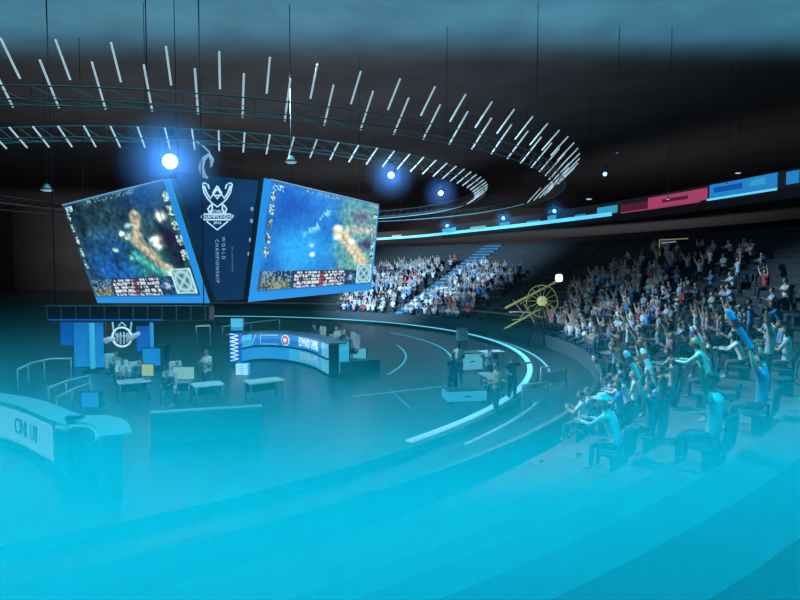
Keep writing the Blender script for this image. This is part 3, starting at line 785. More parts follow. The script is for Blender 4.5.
# ------------------------------------------------------------------ people
def capsule_bones(pose, stand):
    """joints of a figure facing +Y, standing or sitting on a seat 0.44 m above its tread"""
    up = .40 if stand else 0
    ln = pose.get('lean', 0)
    def sp(y, z):     # spine point, leaning forward about the pelvis
        h = z-.54; return V((0, y + h*math.sin(ln), .54 + h*math.cos(ln) + up))
    J = {'pel': V((0, 0, .54+up)), 'wst': sp(-.015, .72), 'cst': sp(-.02, .93), 'upc': sp(-.01, 1.07), 'nek': sp(.005, 1.17), 'hdb': sp(.02, 1.25)}
    R = {'pel': (.15, .12), 'wst': (.135, .10), 'cst': (.155, .11), 'upc': (.11, .085), 'nek': (.055, .055), 'hdb': (.052, .052)}
    Bn = [('pel', 'wst', 0), ('wst', 'cst', 0), ('cst', 'upc', 0), ('upc', 'nek', 0), ('nek', 'hdb', 1)]
    for s, n in ((-1, 'L'), (1, 'R')):
        sh = sp(-.01, 1.075) + V((s*.185, 0, 0)); J['sh'+n] = sh; R['sh'+n] = (.066, .066)
        a = pose['arms'][n]; e = sh + V((a[0][0]*s, a[0][1], a[0][2])).normalized()*.28; w = e + V((a[1][0]*s, a[1][1], a[1][2])).normalized()*.25
        J['el'+n] = e; R['el'+n] = (.045, .045); J['wr'+n] = w; R['wr'+n] = (.031, .031)
        m = (sh*.45+e*.55); J['sl'+n] = m; R['sl'+n] = (.052, .052)
        Bn += [('upc', 'sh'+n, 0), ('sh'+n, 'sl'+n, 0), ('sl'+n, 'el'+n, 0 if pose.get('sleeve') else 1), ('el'+n, 'wr'+n, 0 if pose.get('sleeve') else 1)]
        J['hp'+n] = V((s*.10, .02, .525+up)); R['hp'+n] = (.092, .092)
        if stand: k, an, to = V((s*.11, .03, .50)), V((s*.11, -.01, .085)), V((s*.125, .15, .04))
        else: k, an, to = V((s*.13, .42, .50)), V((s*.13, .43, .085)), V((s*.14, .57, .04))
        J['kn'+n] = k; R['kn'+n] = (.062, .062); J['an'+n] = an; R['an'+n] = (.042, .042); J['to'+n] = to; R['to'+n] = (.038, .032)
        Bn += [('pel', 'hp'+n, 2), ('hp'+n, 'kn'+n, 2), ('kn'+n, 'an'+n, 2), ('an'+n, 'to'+n, 3)]
    return J, R, Bn
def make_hand(bm, w, d, n, s, curl, mi):
    d = d.normalized(); n = (n - d*n.dot(d)).normalized(); lat = d.cross(n)*s
    if lat.length < .1: lat = V((s, 0, 0))
    rot = Matrix((lat.normalized(), d, n)).transposed()
    t = MB(); t.b.free(); t.b = bm; f0 = len(bm.faces)
    t.ball(w+d*.05, (.042, .055, .017), rot, 8, 6)
    for k, ln in enumerate((.068, .078, .072, .056)):
        p = w + d*.092 + lat*(.030-.02*k); q = d.copy(); pts = [w+d*.06+lat*(.026-.018*k), p]
        for c in range(3):
            ang = curl*(.6, 1.0, .8)[c]; q = (q*math.cos(ang) + n*math.sin(ang)).normalized() if c == 0 else (Matrix.Rotation(-ang if False else 0, 3, 'X') @ q)
            if c: 
                m = lat.normalized(); q = (q*math.cos(ang) + (m.cross(q)*(1 if m.cross(q).dot(n*1.0 - d*.5) > 0 else -1))*math.sin(ang)).normalized()
            p = p + q*ln*(.45, .32, .23)[c]; pts.append(p)
        t.path(pts, [.011, .010, .009, .0085, .0065], 6)
    a = w + d*.025 + lat*.03; t.path([a, a+lat*.028+d*.022+n*.008, a+lat*.034+d*.048+n*(.012+.02*curl), a+lat*.026+d*.07+n*(.014+.03*curl)], [.014, .013, .011, .008], 6)
    bm.faces.ensure_lookup_table()
    for f in list(bm.faces)[f0:]: f.material_index = mi
def make_head(bm, c, rot, fine):
    q = bmesh.ops.create_uvsphere(bm, u_segments=20 if fine else 10, v_segments=14 if fine else 7, radius=1)
    for v in q['verts']:
        x, y, z = v.co
        yy = y*.097; xx = x*.074; zz = z*.116
        if z < 0: xx *= 1-.30*(-z)**1.5; yy = yy*(1-.18*(-z)) + (.012*(-z) if y > 0 else .028*(-z))
        if y > .2 and abs(z) < .75:
            yy += .022*math.exp(-((x/.16)**2) - ((z+.12)/.16)**2)          # nose
            yy -= .012*math.exp(-(((abs(x)-.36)/.2)**2) - ((z-.08)/.13)**2)  # eye sockets
            yy += .007*math.exp(-((x/.35)**2) - ((z+.72)/.15)**2)          # chin
        v.co = c + rot @ V((xx, yy, zz))
        for f in v.link_faces: f.material_index = 1; f.smooth = True
    t = MB(); t.b.free(); t.b = bm
    def piece(o, r, mi, u=8, v=6):
        f0 = len(bm.faces); t.ball(c + rot @ V(o), r, rot, u, v); bm.faces.ensure_lookup_table()
        for f in list(bm.faces)[f0:]: f.material_index = mi
    if fine:
        for s in (-1, 1):
            piece((s*.075, -.005, -.005), (.012, .022, .032), 1); piece((s*.028, .083, .010), (.012, .008, .007), 4); piece((s*.028, .090, .030), (.018, .006, .004), 4)
        piece((0, .089, -.058), (.024, .010, .007), 5)
        piece((0, .108, -.018), (.012, .012, .016), 1)
BODY_MATS = ['shirt', 'skin', 'trousers', 'shoe', 'feature', 'lip']
def make_body(name, pose, stand, fine):
    J, R, Bn = capsule_bones(pose, stand)
    bm = bmesh.new(); sl = bm.verts.layers.skin.verify(); vs = {}
    for k, p in J.items():
        v = bm.verts.new(p); v[sl].radius = R[k]; vs[k] = v
    vs['pel'][sl].use_root = True
    for a, b, _ in Bn: bm.edges.new((vs[a], vs[b]))
    me = bpy.data.meshes.new('tmp'); bm.to_mesh(me); bm.free()
    o = bpy.data.objects.new('tmp', me); COL.objects.link(o)
    md = o.modifiers.new('s', 'SKIN'); md.use_smooth_shade = True
    if fine: sd = o.modifiers.new('d', 'SUBSURF'); sd.levels = 1; sd.render_levels = 1
    dg = bpy.context.evaluated_depsgraph_get(); dg.update()
    ev = bpy.data.meshes.new_from_object(o.evaluated_get(dg)); bpy.data.objects.remove(o); bpy.data.meshes.remove(me)
    bm = bmesh.new(); bm.from_mesh(ev); bpy.data.meshes.remove(ev)
    for f in bm.faces:
        c = f.calc_center_median(); best = (9, 0)
        for a, b, m in Bn:
            A, Bq = J[a], J[b]; t = max(0, min(1, (c-A).dot(Bq-A)/max(1e-9, (Bq-A).length_squared)))
            d = (c-A.lerp(Bq, t)).length/(R[a][0]*(1-t)+R[b][0]*t)
            if d < best[0]: best = (d, m)
        f.material_index = best[1]; f.smooth = True
    hr = Matrix.Rotation(math.radians(pose.get('turn', 0)), 3, 'Z') @ Matrix.Rotation(math.radians(pose.get('nod', 0)), 3, 'X')
    hc = J['hdb'] + V((0, .015, .085)); make_head(bm, hc, hr, fine)
    hands = {}
    for s, n in ((-1, 'L'), (1, 'R')):
        d = (J['wr'+n]-J['el'+n]).normalized(); pn = V(pose['palm'][n]); pn.x *= s
        hands[n] = (J['wr'+n], d)
        if fine: make_hand(bm, J['wr'+n], d, pn, s, pose.get('curl', .5), 1)
        else:
            t = MB(); t.b.free(); t.b = bm; f0 = len(bm.faces); t.ball(J['wr'+n]+d*.07, (.035, .035, .085), d.to_track_quat('Z', 'Y').to_matrix(), 6, 5); bm.faces.ensure_lookup_table()
            for f in list(bm.faces)[f0:]: f.material_index = 1
    me = bpy.data.meshes.new(name); bm.to_mesh(me); bm.free()
    for k in BODY_MATS: me.materials.append(M[k])
    return dict(mesh=me, head=hc, rot=hr, hands=hands)
def hair_mesh(style, hc, rot, fine):
    bm = bmesh.new(); q = bmesh.ops.create_uvsphere(bm, u_segments=18 if fine else 10, v_segments=12 if fine else 7, radius=1)
    kill = []
    for v in q['verts']:
        x, y, z = v.co
        low = -.15 if style != 'long' else -2
        if z < .30 and y > .25-.0*z: kill.append(v); continue
        if z < low and style != 'long': kill.append(v); continue
        jit = 1 + .05*pnoise(V((x*4, y*4, z*4)))
        xx, yy, zz = x*.083*jit, y*.105*jit-.006, z*.124*jit+.004
        if style == 'long' and z < 0: zz *= 1.9; xx *= 1.12; yy = yy*.8-.02
        v.co = hc + rot @ V((xx, yy, zz))
    bmesh.ops.delete(bm, geom=kill, context='VERTS')
    for f in bm.faces: f.smooth = True
    me = bpy.data.meshes.new('hair'); bm.to_mesh(me); bm.free(); return me
def cap_mesh(style, hc, rot):
    mb = MB()
    if style == 'cap':
        q = bmesh.ops.create_uvsphere(mb.b, u_segments=16, v_segments=10, radius=1); kill = []
        for v in q['verts']:
            if v.co.z < -.05: kill.append(v)
            else: v.co = V((v.co.x*.092, v.co.y*.116-.004, v.co.z*.11+.05))
        bmesh.ops.delete(mb.b, geom=kill, context='VERTS')
        mb.slab([(.075, .07, .052), (.06, .15, .045), (0, .185, .042), (-.06, .15, .045), (-.075, .07, .052)], (0, 0, 1), .012)
    else:
        mb.path([(0, 0, .045), (0, 0, .052), (0, 0, .06), (0, 0, .12), (0, 0, .145)], [.20, .205, .105, .095, .05], 18)
    for v in mb.b.verts: v.co = hc + rot @ v.co
    for f in mb.b.faces: f.smooth = True
    return mb
DN = ((.25, .15, -1), (-.1, 1, -.05))
POSES = {
 'sitting with hands on lap': dict(arms={'L': DN, 'R': DN}, palm={'L': (0, 0, -1), 'R': (0, 0, -1)}, curl=.25),
 'with both arms raised': dict(arms={'L': ((.55, .25, .75), (-.05, .25, 1)), 'R': ((.6, .2, .7), (.1, .3, 1))}, palm={'L': (-1, .2, 0), 'R': (-1, .2, 0)}, curl=.95, nod=6),
 'clapping': dict(arms={'L': ((.3, .5, -.8), (-.55, .8, .45)), 'R': ((.3, .5, -.8), (-.55, .8, .45))}, palm={'L': (-1, 0, 0), 'R': (-1, 0, 0)}, curl=.15),
 'with one arm raised': dict(arms={'L': ((.35, .2, .9), (.05, .1, 1)), 'R': DN}, palm={'L': (0, 1, 0), 'R': (0, 0, -1)}, curl=.3, turn=12),
 'leaning forward': dict(arms={'L': ((.2, .75, -.6), (-.3, .9, .1)), 'R': ((.2, .75, -.6), (-.3, .9, .1))}, palm={'L': (0, 0, -1), 'R': (0, 0, -1)}, curl=.4, lean=.38, turn=-10, sleeve=True),
 'reaching out an arm': dict(arms={'L': ((.8, .5, .15), (.5, .85, .25)), 'R': DN}, palm={'L': (0, 0, -1), 'R': (0, 0, -1)}, curl=.3, turn=25),
}
PK = list(POSES)
PROTO = {}
def proto(pose, stand, fine):
    k = (pose, stand, fine)
    if k not in PROTO: PROTO[k] = make_body('person', POSES[pose], stand, fine)
    return PROTO[k]
HAIRM = {}
def add_person(loc, rz, pose, stand, fine, shirt, hairc, style, hat, hatm, label, group, sc=1.0):
    pr = proto(pose, stand, fine)
    o = bpy.data.objects.new('person', pr['mesh']); COL.objects.link(o); o.location = loc; o.rotation_euler = (0, 0, rz); o.scale = (sc, sc, sc); o.color = (*shirt, 1)
    tag(o, label, 'person', group)
    k = (pose, stand, fine, style, hairc)
    if k not in HAIRM:
        me = hair_mesh(style, pr['head'], pr['rot'], fine); me.materials.append(M[hairc]); HAIRM[k] = me
    h = bpy.data.objects.new('hair', HAIRM[k]); COL.objects.link(h); h.parent = o
    if hat:
        k = (pose, stand, hat, hatm)
        if k not in HAIRM: HAIRM[k] = cap_mesh(hat, pr['head'], pr['rot']).mesh('hat', M[hatm])
        c = bpy.data.objects.new('hat', HAIRM[k]); COL.objects.link(c); c.parent = o
    return o, pr
def seat_pos(i, a):       # pelvis spot of a seat in row i at angle a (deg), and yaw facing the floor
    r = R0+DR*i+.58; t = math.radians(a); p = V((C1.x+r*math.cos(t), C1.y+r*math.sin(t), tread(i)))
    return p, t + PI/2
def seatproj(i, a, h=1.33):
    p, _ = seat_pos(i, a); return proj(p + V((0, 0, h)))

# thundersticks
STICK = {}
def stick(o, pr, hand, label, col='stick', tilt=0, ln=.62):
    w, d = pr['hands'][hand]
    d2 = (d*.5 + V((0, .6, .75))).normalized() if tilt == 0 else V(tilt).normalized()
    c = w + d*.075 + V((0, 0, 0))
    mw = o.matrix_world if False else Matrix.Translation(o.location) @ Matrix.Rotation(o.rotation_euler[2], 4, 'Z') @ Matrix.Scale(o.scale[0], 4)
    r = empty('thunderstick', mw @ c, 0, label, 'thunderstick', 'inflatable cheering sticks')
    q = (mw.to_3x3() @ d2).to_track_quat('Z', 'Y'); r.rotation_mode = 'QUATERNION'; r.rotation_quaternion = q
    k = (col, ln)
    if k not in STICK:
        z = [-.1, -.085, -.05, .0, .08, ln*.5, ln-.16, ln-.12, ln-.105, ln-.1]; rr = [.012, .03, .045, .038, .055, .06, .058, .045, .028, .008]
        STICK[k] = (MB().path([(0, 0, a) for a in z], rr, 14).mesh('tube', M[col]), MB().path([(0, 0, ln*.36), (0, 0, ln*.5), (0, 0, ln*.62)], [.0575, .0612, .0595], 14, cap=False).mesh('print', M['print_red']),
                    MB().tube((0, 0, -.13), (0, 0, -.1), .006, n=6).mesh('valve', M['white_plastic']))
    for me, nm in zip(STICK[k], ('tube', 'print', 'valve')):
        e = bpy.data.objects.new(nm, me); COL.objects.link(e); e.parent = r
        if nm == 'print': e['label'] = 'red printed band'
# stadium seat
SEATM = None
def seat(i, a, label, group):
    global SEATM
    p, rz = seat_pos(i, a)
    r = empty('stadium_seat', p, rz, label, 'seat', group)
    if SEATM is None:
        leg = MB().box((0, -.02, .2), (.07, .3, .38)).mesh('pedestal', M['black_metal'])
        arm = MB().box((0, .0, .60), (.04, .34, .04), bev=.012).box((0, -.15, .48), (.035, .05, .28)).mesh('armrest', M['black_metal'])
        SEATM = (MB().box((0, .03, .385), (.46, .44, .07), bev=.025).mesh('seat_pan', M['seat']), MB().box((0, -.225, .66), (.46, .06, .48), Matrix.Rotation(.10, 3, 'X'), bev=.025).mesh('backrest', M['seat']), leg, arm)
    for me, nm, x in ((SEATM[0], 'seat_pan', 0), (SEATM[1], 'backrest', 0), (SEATM[2], 'pedestal', 0), (SEATM[3], 'armrest', -.255), (SEATM[3], 'armrest', .255)):
        e = bpy.data.objects.new(nm, me); COL.objects.link(e); e.parent = r; e.location = (x, 0, 0)

def find_slot(px, py, h):
    best = None
    for i in range(NR):
        lo = None
        for k in range(0, 1000):
            a = -75 + k*.14
            q = seatproj(i, a, h)
            if q[2] < 7.5: continue
            e = (q[0]-px)**2 + (q[1]-py)**2
            if best is None or e < best[0]: best = (e, i, a, q)
    return best[1:]
WHITE, PBLUE, BLUE, GREEN, PGREEN, NAVY, BLACK, PINK, RED, GREY = (.76, .78, .80), (.45, .62, .76), (.07, .28, .62), (.05, .16, .12), (.60, .76, .58), (.04, .07, .16), (.03, .03, .04), (.62, .38, .45), (.55, .05, .08), (.34, .38, .42)
taken = []
# px, py of the head, pose, standing, shirt, hair, style, hat, hat material, label, sticks
HERO = [
 (573, 284, 'with one arm raised', 1, GREEN, 'hair_black', 'short', None, None, 'person in a dark green shirt standing with one arm straight up', ''),
 (553, 304, 'clapping', 0, PINK, 'hair_brown', 'long', None, None, 'long-haired person in a pink top clapping beside the crane wheel', ''),
 (565, 306, 'sitting with hands on lap', 0, WHITE, 'hair_black', 'short', None, None, 'dark-haired person in a white top sitting right of the crane wheel', ''),
 (583, 309, 'leaning forward', 0, PBLUE, 'hair_blond', 'short', 'brim', 'straw', 'person in a wide straw hat leaning forward near the crane', ''),
 (598, 318, 'leaning forward', 0, BLUE, 'hair_black', 'short', None, None, 'bare-headed person in a bright blue jacket leaning forward below the straw hat', ''),
 (596, 339, 'sitting with hands on lap', 1, GREEN, 'hair_blond', 'short', 'cap', 'cap_dark', 'blond person in a dark green top standing near the white crowd barrier', ''),
 (637, 322, 'with both arms raised', 1, WHITE, 'hair_blond', 'long', 'cap', 'cap_yellow', 'person in a yellow cap and white top raising two cheering sticks', 'LR'),
 (657, 347, 'with both arms raised', 1, PGREEN, 'hair_blond', 'long', None, None, 'blond person in a pale green top with a cheering stick in the air', 'L'),
 (685, 307, 'reaching out an arm', 1, NAVY, 'hair_brown', 'short', 'brim', 'straw', 'person in a straw hat and navy top reaching out an arm', ''),
 (712, 297, 'clapping', 1, GREEN, 'hair_black', 'short', None, None, 'dark-haired person in a dark green top standing and clapping in the upper rows', ''),
 (693, 324, 'sitting with hands on lap', 0, BLUE, 'hair_brown', 'short', None, None, 'brown-haired person in a blue top sitting below the straw hat', ''),
 (722, 333, 'leaning forward', 1, PGREEN, 'hair_blond', 'short', None, None, 'blond person in a pale green jacket leaning forward', ''),
 (741, 305, 'sitting with hands on lap', 0, BLUE, 'hair_black', 'short', 'cap', 'cap_white', 'person in a white cap and blue top sitting alone', ''),
 (760, 307, 'reaching out an arm', 1, BLUE, 'hair_brown', 'short', None, None, 'brown-haired person in a large blue shirt reaching out an arm', ''),
 (790, 322, 'with one arm raised', 1, GREY, 'hair_black', 'short', None, None, 'person in a grey top raising one arm at the right edge of the stand', ''),
 (707, 352, 'with both arms raised', 0, WHITE, 'hair_black', 'short', None, None, 'black-haired person in a white top raising two cheering sticks', 'LR'),
 (620, 345, 'reaching out an arm', 1, PBLUE, 'hair_black', 'long', None, None, 'long-haired person in a pale blue top reaching toward the floor', ''),
 (652, 388, 'with both arms raised', 0, NAVY, 'hair_black', 'short', None, None, 'black-haired person in a navy top with cheering sticks, low in the haze', 'LR'),
 (608, 385, 'with one arm raised', 0, PBLUE, 'hair_black', 'short', None, None, 'person in a pale blue top raising one stick low in the haze', 'L'),
 (772, 378, 'with both arms raised', 0, BLUE, 'hair_black', 'short', None, None, 'person in a blue top lifting a blue cheering stick near the right edge', 'B'),
 (572, 362, 'sitting with hands on lap', 0, PBLUE, 'hair_brown', 'short', None, None, 'brown-haired person in a pale blue top sitting just behind the upper crowd barrier', ''),
 (584, 392, 'clapping', 0, WHITE, 'hair_black', 'short', None, None, 'person in a white top clapping just behind the lower crowd barrier', ''),
 (618, 398, 'leaning forward', 0, WHITE, 'hair_blond', 'short', 'brim', 'cap_white', 'person in a white brimmed hat leaning forward deep in the cyan haze', ''),
 (716, 384, 'with one arm raised', 0, WHITE, 'hair_black', 'short', None, None, 'person in a white top raising one arm deep in the cyan haze', ''),
 (715, 252, 'reaching out an arm', 1, WHITE, 'hair_black', 'short', None, None, 'person in a white top standing high in the dark upper rows, arm out', ''),
 (744, 258, 'with one arm raised', 1, PBLUE, 'hair_brown', 'short', None, None, 'person in a pale blue top standing highest in the dark upper rows, arm up', ''),
 (681, 252, 'sitting with hands on lap', 0, RED, 'hair_black', 'short', None, None, 'person in a red top sitting near the lit doorway frame', ''),
]
for n, (px, py, pose, st, col, hc, sty, hat, hm, lab, sk) in enumerate(HERO):
    i, a, q = find_slot(px, py, 1.73 if st else 1.33)
    for (ti, ta) in taken:
        if ti == i and abs(ta-a)*PI/180*(R0+DR*i) < .5: a = ta + (.56/(R0+DR*i)*180/PI)*(1 if a >= ta else -1)
    taken.append((i, a)); p, rz = seat_pos(i, a)
    if st: p = p + V((-math.cos(math.radians(a))*.32, -math.sin(math.radians(a))*.32, 0))
    o, pr = add_person(p, rz, pose, bool(st), True, col, hc, sty, hat, hm, lab, None, 1.0)
    short = lab.split(' in a ')[1].split(' and ')[0].split(' with ')[0].split(' raising')[0].split(' lifting')[0].split(' low')[0]
    if 'L' in sk: stick(o, pr, 'L', 'white red-banded cheering stick in left hand of person in ' + short)
    if 'R' in sk: stick(o, pr, 'R', 'white red-banded cheering stick in right hand of person in ' + short, tilt=(.35, .5, .8))
    if 'B' in sk: stick(o, pr, 'L', 'blue red-banded cheering stick held near the right edge of the stand', 'stick_blue', 0, .8)
ORD = ['first', 'second', 'third', 'fourth', 'fifth', 'sixth', 'seventh', 'eighth', 'ninth', 'tenth', 'eleventh', 'twelfth', 'thirteenth', 'fourteenth', 'fifteenth', 'sixteenth', 'seventeenth', 'eighteenth', 'nineteenth', 'twentieth']
def ordn(k):
    if k < 20: return ORD[k]
    t = ['twenty', 'thirty', 'forty', 'fifty', 'sixty', 'seventy', 'eighty', 'ninety'][(k+1)//10-2]
    return t + '-' + ORD[(k+1) % 10-1] if (k+1) % 10 else {'twenty': 'twentieth', 'thirty': 'thirtieth', 'forty': 'fortieth', 'fifty': 'fiftieth', 'sixty': 'sixtieth'}.get(t, t+'th')
def inpoly(x, y, pl):
    c = False; j = len(pl)-1
    for i in range(len(pl)):
        if (pl[i][1] > y) != (pl[j][1] > y) and x < (pl[j][0]-pl[i][0])*(y-pl[i][1])/(pl[j][1]-pl[i][1])+pl[i][0]: c = not c
        j = i
    return c
FAR = [(330, 322), (338, 290), (380, 262), (420, 256), (470, 254), (520, 264), (516, 276), (492, 292), (470, 312), (455, 325)]
RIGHT = [(548, 338), (552, 300), (578, 278), (605, 262), (640, 246), (660, 236), (760, 236), (800, 262), (800, 330), (800, 440), (600, 440), (556, 400), (548, 370)]
DARKZ = [(690, 262), (800, 250), (800, 330), (735, 300), (690, 300)]
names = [('white', WHITE, 5), ('pale blue', PBLUE, 3), ('light grey', (.5, .53, .56), 3), ('blue', BLUE, 2), ('navy', NAVY, 2), ('black', BLACK, 2), ('pink', PINK, 1), ('red', RED, .6), ('grey', GREY, 2)]
cand = []
rp = random.Random(11)
for i in range(NR):
    r = R0+DR*i+.58; st_ = math.degrees(.60/r); blocks = {}
    for k in range(int(130/st_)):
        a = -62 + k*st_
        if any(abs(a-x) < 1.9 for x in AISLES): continue
        q = seatproj(i, a)
        if q[2] < 9.5: continue
        far = inpoly(q[0], q[1], FAR); right = inpoly(q[0], q[1], RIGHT)
        if not (far or right): continue
        blk = 'far stand left of aisle' if a > AISLES[0] else ('far stand right of aisle' if a > AISLES[1] else ('stand by the crane' if a > AISLES[2] else ('near side stand' if a > AISLES[3] else 'nearest stand')))
        blocks[blk] = blocks.get(blk, 0)+1
        dens = .66 if far else (.16 if inpoly(q[0], q[1], DARKZ) else (.58 if q[2] > 22 else (.34 if q[2] > 16 else .17)))
        if q[1] < 262 and right: dens *= .5
        if rp.random() > dens: continue
        if any(ti == i and abs(ta-a)*PI/180*r < .58 for ti, ta in taken): continue
        cand.append((q[2], i, a, blk, blocks[blk]-1, q))
cand.sort()
IND = cand[:270]; REST = cand[270:]
for d, i, a, blk, num, q in IND:
    nm, col, _ = rp.choices(names, [x[2] for x in names])[0]
    fine = d < 24
    pose = rp.choices(PK, [3, 2.2, 2, 1.2, 1.3, .8])[0]
    p, rz = seat_pos(i, a)
    lab = 'person in %s %s, %s place, %s row of %s' % (nm, pose, ordn(num), ordn(i), blk)
    lab = lab.replace('sitting with hands on lap', 'sitting').replace('with both arms raised', 'cheering').replace('with one arm raised', 'waving').replace('reaching out an arm', 'pointing').replace('leaning forward', 'leaning')
    v = rp.uniform(.8, 1.15); col = tuple(min(.85, c*v) for c in col)
    o, pr = add_person(p, rz+rp.uniform(-.12, .12), pose, False, fine, col, rp.choice(['hair_black', 'hair_black', 'hair_brown', 'hair_blond']), rp.choice(['short', 'short', 'long']), None, None, lab, 'spectators seated in the stands', rp.uniform(.96, 1.04))
    if fine and pose == 'with both arms raised' and rp.random() < .6:
        stick(o, pr, rp.choice('LR'), 'cheering stick held up in %s place, %s row of %s' % (ordn(num), ordn(i), blk))
# the remaining far spectators, past three hundred
cb = bmesh.new(); cl = cb.loops.layers.float_color.new('Col')
for d, i, a, blk, num, q in REST:
    pose = rp.choices(PK, [3, 2.2, 2, 1.2, 1.3, .8])[0]; pr = proto(pose, False, False); p, rz = seat_pos(i, a)
    nm, col, _ = rp.choices(names, [x[2] for x in names])[0]
    t0 = len(cb.verts); f0 = len(cb.faces); cb.from_mesh(pr['mesh']); cb.verts.ensure_lookup_table(); cb.faces.ensure_lookup_table()
    bmesh.ops.transform(cb, matrix=Matrix.Translation(p) @ Matrix.Rotation(rz, 4, 'Z'), verts=cb.verts[t0:])
    for f in cb.faces[f0:]:
        for l in f.loops: l[cl] = (*col, 1)
    k = (pose, False, False, 'short', 'hair_black')
    if k not in HAIRM: HAIRM[k] = hair_mesh('short', pr['head'], pr['rot'], False); HAIRM[k].materials.append(M['hair_black'])
    t0 = len(cb.verts); f0 = len(cb.faces); cb.from_mesh(HAIRM[k]); cb.verts.ensure_lookup_table(); cb.faces.ensure_lookup_table()
    bmesh.ops.transform(cb, matrix=Matrix.Translation(p) @ Matrix.Rotation(rz, 4, 'Z'), verts=cb.verts[t0:])
    for f in cb.faces[f0:]: f.material_index = 4
if REST:
    me = bpy.data.meshes.new('crowd'); cb.to_mesh(me)
    for k in BODY_MATS: me.materials.append(M['crowd_shirt' if k == 'shirt' else ('hair_black' if k == 'feature' else k)])
    o = bpy.data.objects.new('distant_crowd', me); COL.objects.link(o); tag(o, 'tightly packed distant crowd seated at the back of the far stand', 'crowd', None, 'stuff')
cb.free()
# seats of the nearer rows: under the people near by and a few empty ones
nseat = 0
seats = [(i, a) for i, a in taken] + [(i, a) for d, i, a, *_ in IND if d < 26]
er = random.Random(5)
for k in range(60):
    i = er.randrange(0, 9); a = er.uniform(-52, -8)
    q = seatproj(i, a, .6)
    if q[2] < 10 or not (540 < q[0] < 820 and 300 < q[1] < 400): continue
    if any(abs(a-x) < 1.9 for x in AISLES): continue
    if all(not (ti == i and abs(ta-a)*PI/180*(R0+DR*i) < .66) for ti, ta in seats): seats.append((i, a))
byrow = {}
for i, a in sorted(seats):
    byrow[i] = byrow.get(i, 0)+1
    seat(i, a, 'dark blue folding seat, %s from the near end in %s row of side stand' % (ordn(byrow[i]-1), ordn(i)), 'dark blue seats in the stands')

# players and crew on the floor
def floor_person(px, py, pose, st, col, hc, label, rz, seat_h=0, D=None):
    p = gp(px, py, 1.33+ (.40 if st else 0)) if D is None else P(px, py, D); p.z = 0
    return add_person(p, rz, pose, st, False, col, hc, 'short', None, None, label, 'people on the arena floor'), p
def gaming_chair(p, rz, label):
    r = empty('gaming_chair', p, rz, label, 'chair', 'chairs on the arena floor')
    MB().box((0, .03, .38), (.5, .48, .09), bev=.03).build('seat', M['black_metal'], r)
    MB().box((0, -.27, .82), (.5, .10, .85), Matrix.Rotation(.12, 3, 'X'), bev=.04).build('backrest', M['white_plastic'], r)
    MB().tube((0, 0, .08), (0, 0, .34), .035, n=8).build('stem', M['grey_metal'], r)
    for k in range(5): MB().tube((0, 0, .08), (.3*math.cos(k*1.257), .3*math.sin(k*1.257), .04), .03, n=6).build('foot', M['grey_metal'], r)
    for s in (-1, 1): MB().box((.28*s, 0, .60), (.06, .3, .04), bev=.01).box((.28*s, 0, .5), (.04, .06, .2)).build('armrest', M['black_metal'], r)
for px, s, col, lab in ((294, .47, NAVY, 'leftmost of four players sitting behind the lettered desk'), (325, .66, WHITE, 'player in white sitting behind the middle of the lettered desk'), (345, .80, NAVY, 'player in navy sitting behind the lettered desk near its end'), (359, .95, GREY, 'player in grey sitting behind the right end of the lettered desk')):
    c, d = on_path(dp, L, LT*s); n = V((d.y, -d.x, 0)); q = c - n*(1.5 if s < .9 else 1.3)
    q.z = .62
    (o, pr) = add_person(q, math.atan2(n.y, n.x)-PI/2, 'leaning forward' if s != .66 else 'clapping', False, False, col, 'hair_brown', 'short', None, None, 'person, ' + lab, 'people on the arena floor')
    gaming_chair(q, math.atan2(n.y, n.x)-PI/2, 'gaming chair of the ' + lab.replace(' sitting', ''))
pt = [(p.x, p.y) for p in sub(dp, L, .3*LT, 1.0*LT, 20)]
struct('stage_platform', MB().wall(shift([V((x, y, 0)) for x, y in pt], .62), 0, .62, 2.0), M['platform'])
for px, py, col, lab, dx in ((113, 352, GREY, 'player in grey sitting left of the blue low panel', .4), (122, 359, WHITE, 'player in white sitting at the table under the yellow monitor', 0), (137, 360, NAVY, 'player in navy sitting behind the yellow monitor', .2), (168, 370, BLACK, 'player in black sitting left of the grey-green monitor', -.3), (176, 360, GREY, 'player in grey sitting behind the grey-green monitor', 0)):
    (o, pr), p = floor_person(px, py, 'leaning forward', False, col, 'hair_brown', 'person, ' + lab, PI + dx + .5)
    gaming_chair(p, PI+dx+.5, 'gaming chair of the ' + lab.replace(' sitting', ''))
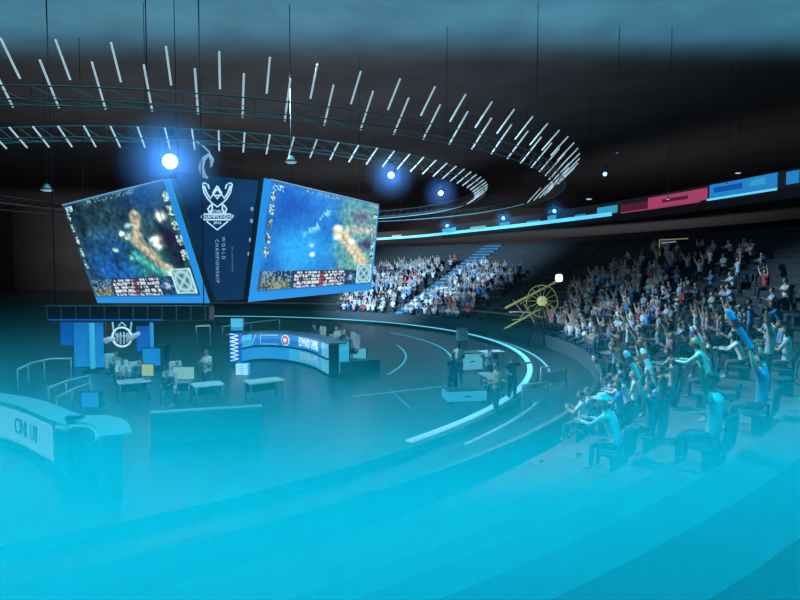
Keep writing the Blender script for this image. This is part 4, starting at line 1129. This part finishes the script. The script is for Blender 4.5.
for px, py, col, lab, pose in ((459, 345, WHITE, 'standing in white by the far bright rim', 'sitting with hands on lap'), (489, 347, PBLUE, 'standing in pale blue behind the pale table near the right rim', 'clapping'), (512, 358, NAVY, 'standing in navy close to the right end of the bright rim', 'reaching out an arm'), (497, 366, GREY, 'standing in grey beside the narrow slanted white table', 'sitting with hands on lap'), (453, 356, BLUE, 'standing in blue by the thin curved floor line', 'clapping'), (207, 352, WHITE, 'standing in white left of the zigzag column', 'clapping')):
    floor_person(px, py, pose, True, col, 'hair_black', 'person ' + lab, random.uniform(1.5, 4.5))

# ------------------------------------------------------------------ low haze added over the near rows for a cyan fade
HZ = bpy.data.materials.new('cyan_fade_haze'); HZ.use_nodes = True; nt = HZ.node_tree; nt.nodes.clear()
out = nt.nodes.new('ShaderNodeOutputMaterial'); sc = nt.nodes.new('ShaderNodeVolumeScatter'); sc.inputs['Color'].default_value = (.06, .95, 1, 1); sc.inputs['Anisotropy'].default_value = 0  # cyan of the light is put into the scatter colour
tc = nt.nodes.new('ShaderNodeTexCoord'); sx = nt.nodes.new('ShaderNodeSeparateXYZ'); nt.links.new(tc.outputs['Object'], sx.inputs[0])
def mth(op, a, b=None, clamp=False):
    n = nt.nodes.new('ShaderNodeMath'); n.operation = op; n.use_clamp = clamp
    for k, v in enumerate((a, b)):
        if v is None: continue
        if isinstance(v, (int, float)): n.inputs[k].default_value = v
        else: nt.links.new(v, n.inputs[k])
    return n.outputs[0]
dep = mth('MAXIMUM', mth('MULTIPLY', sx.outputs['Z'], -1.0), 0.0)
den = mth('MULTIPLY', mth('POWER', dep, 2.7), .088)
mr = nt.nodes.new('ShaderNodeMapRange'); mr.interpolation_type = 'SMOOTHSTEP'
mr.inputs['From Min'].default_value = 8.5; mr.inputs['From Max'].default_value = 4.5; nt.links.new(sx.outputs['Y'], mr.inputs['Value'])
den = mth('MULTIPLY', den, mr.outputs['Result'])
nt.links.new(den, sc.inputs['Density']); nt.links.new(sc.outputs[0], out.inputs['Volume'])
hz = MB().box((0, 3.2, -2.5), (44, 11, 5)).build('cyan_fade_haze', HZ); hz.location = (0, 0, 4.95)
tag(hz, 'low haze added over the nearest rows, cyan put into its colour', 'haze', None, 'stuff')
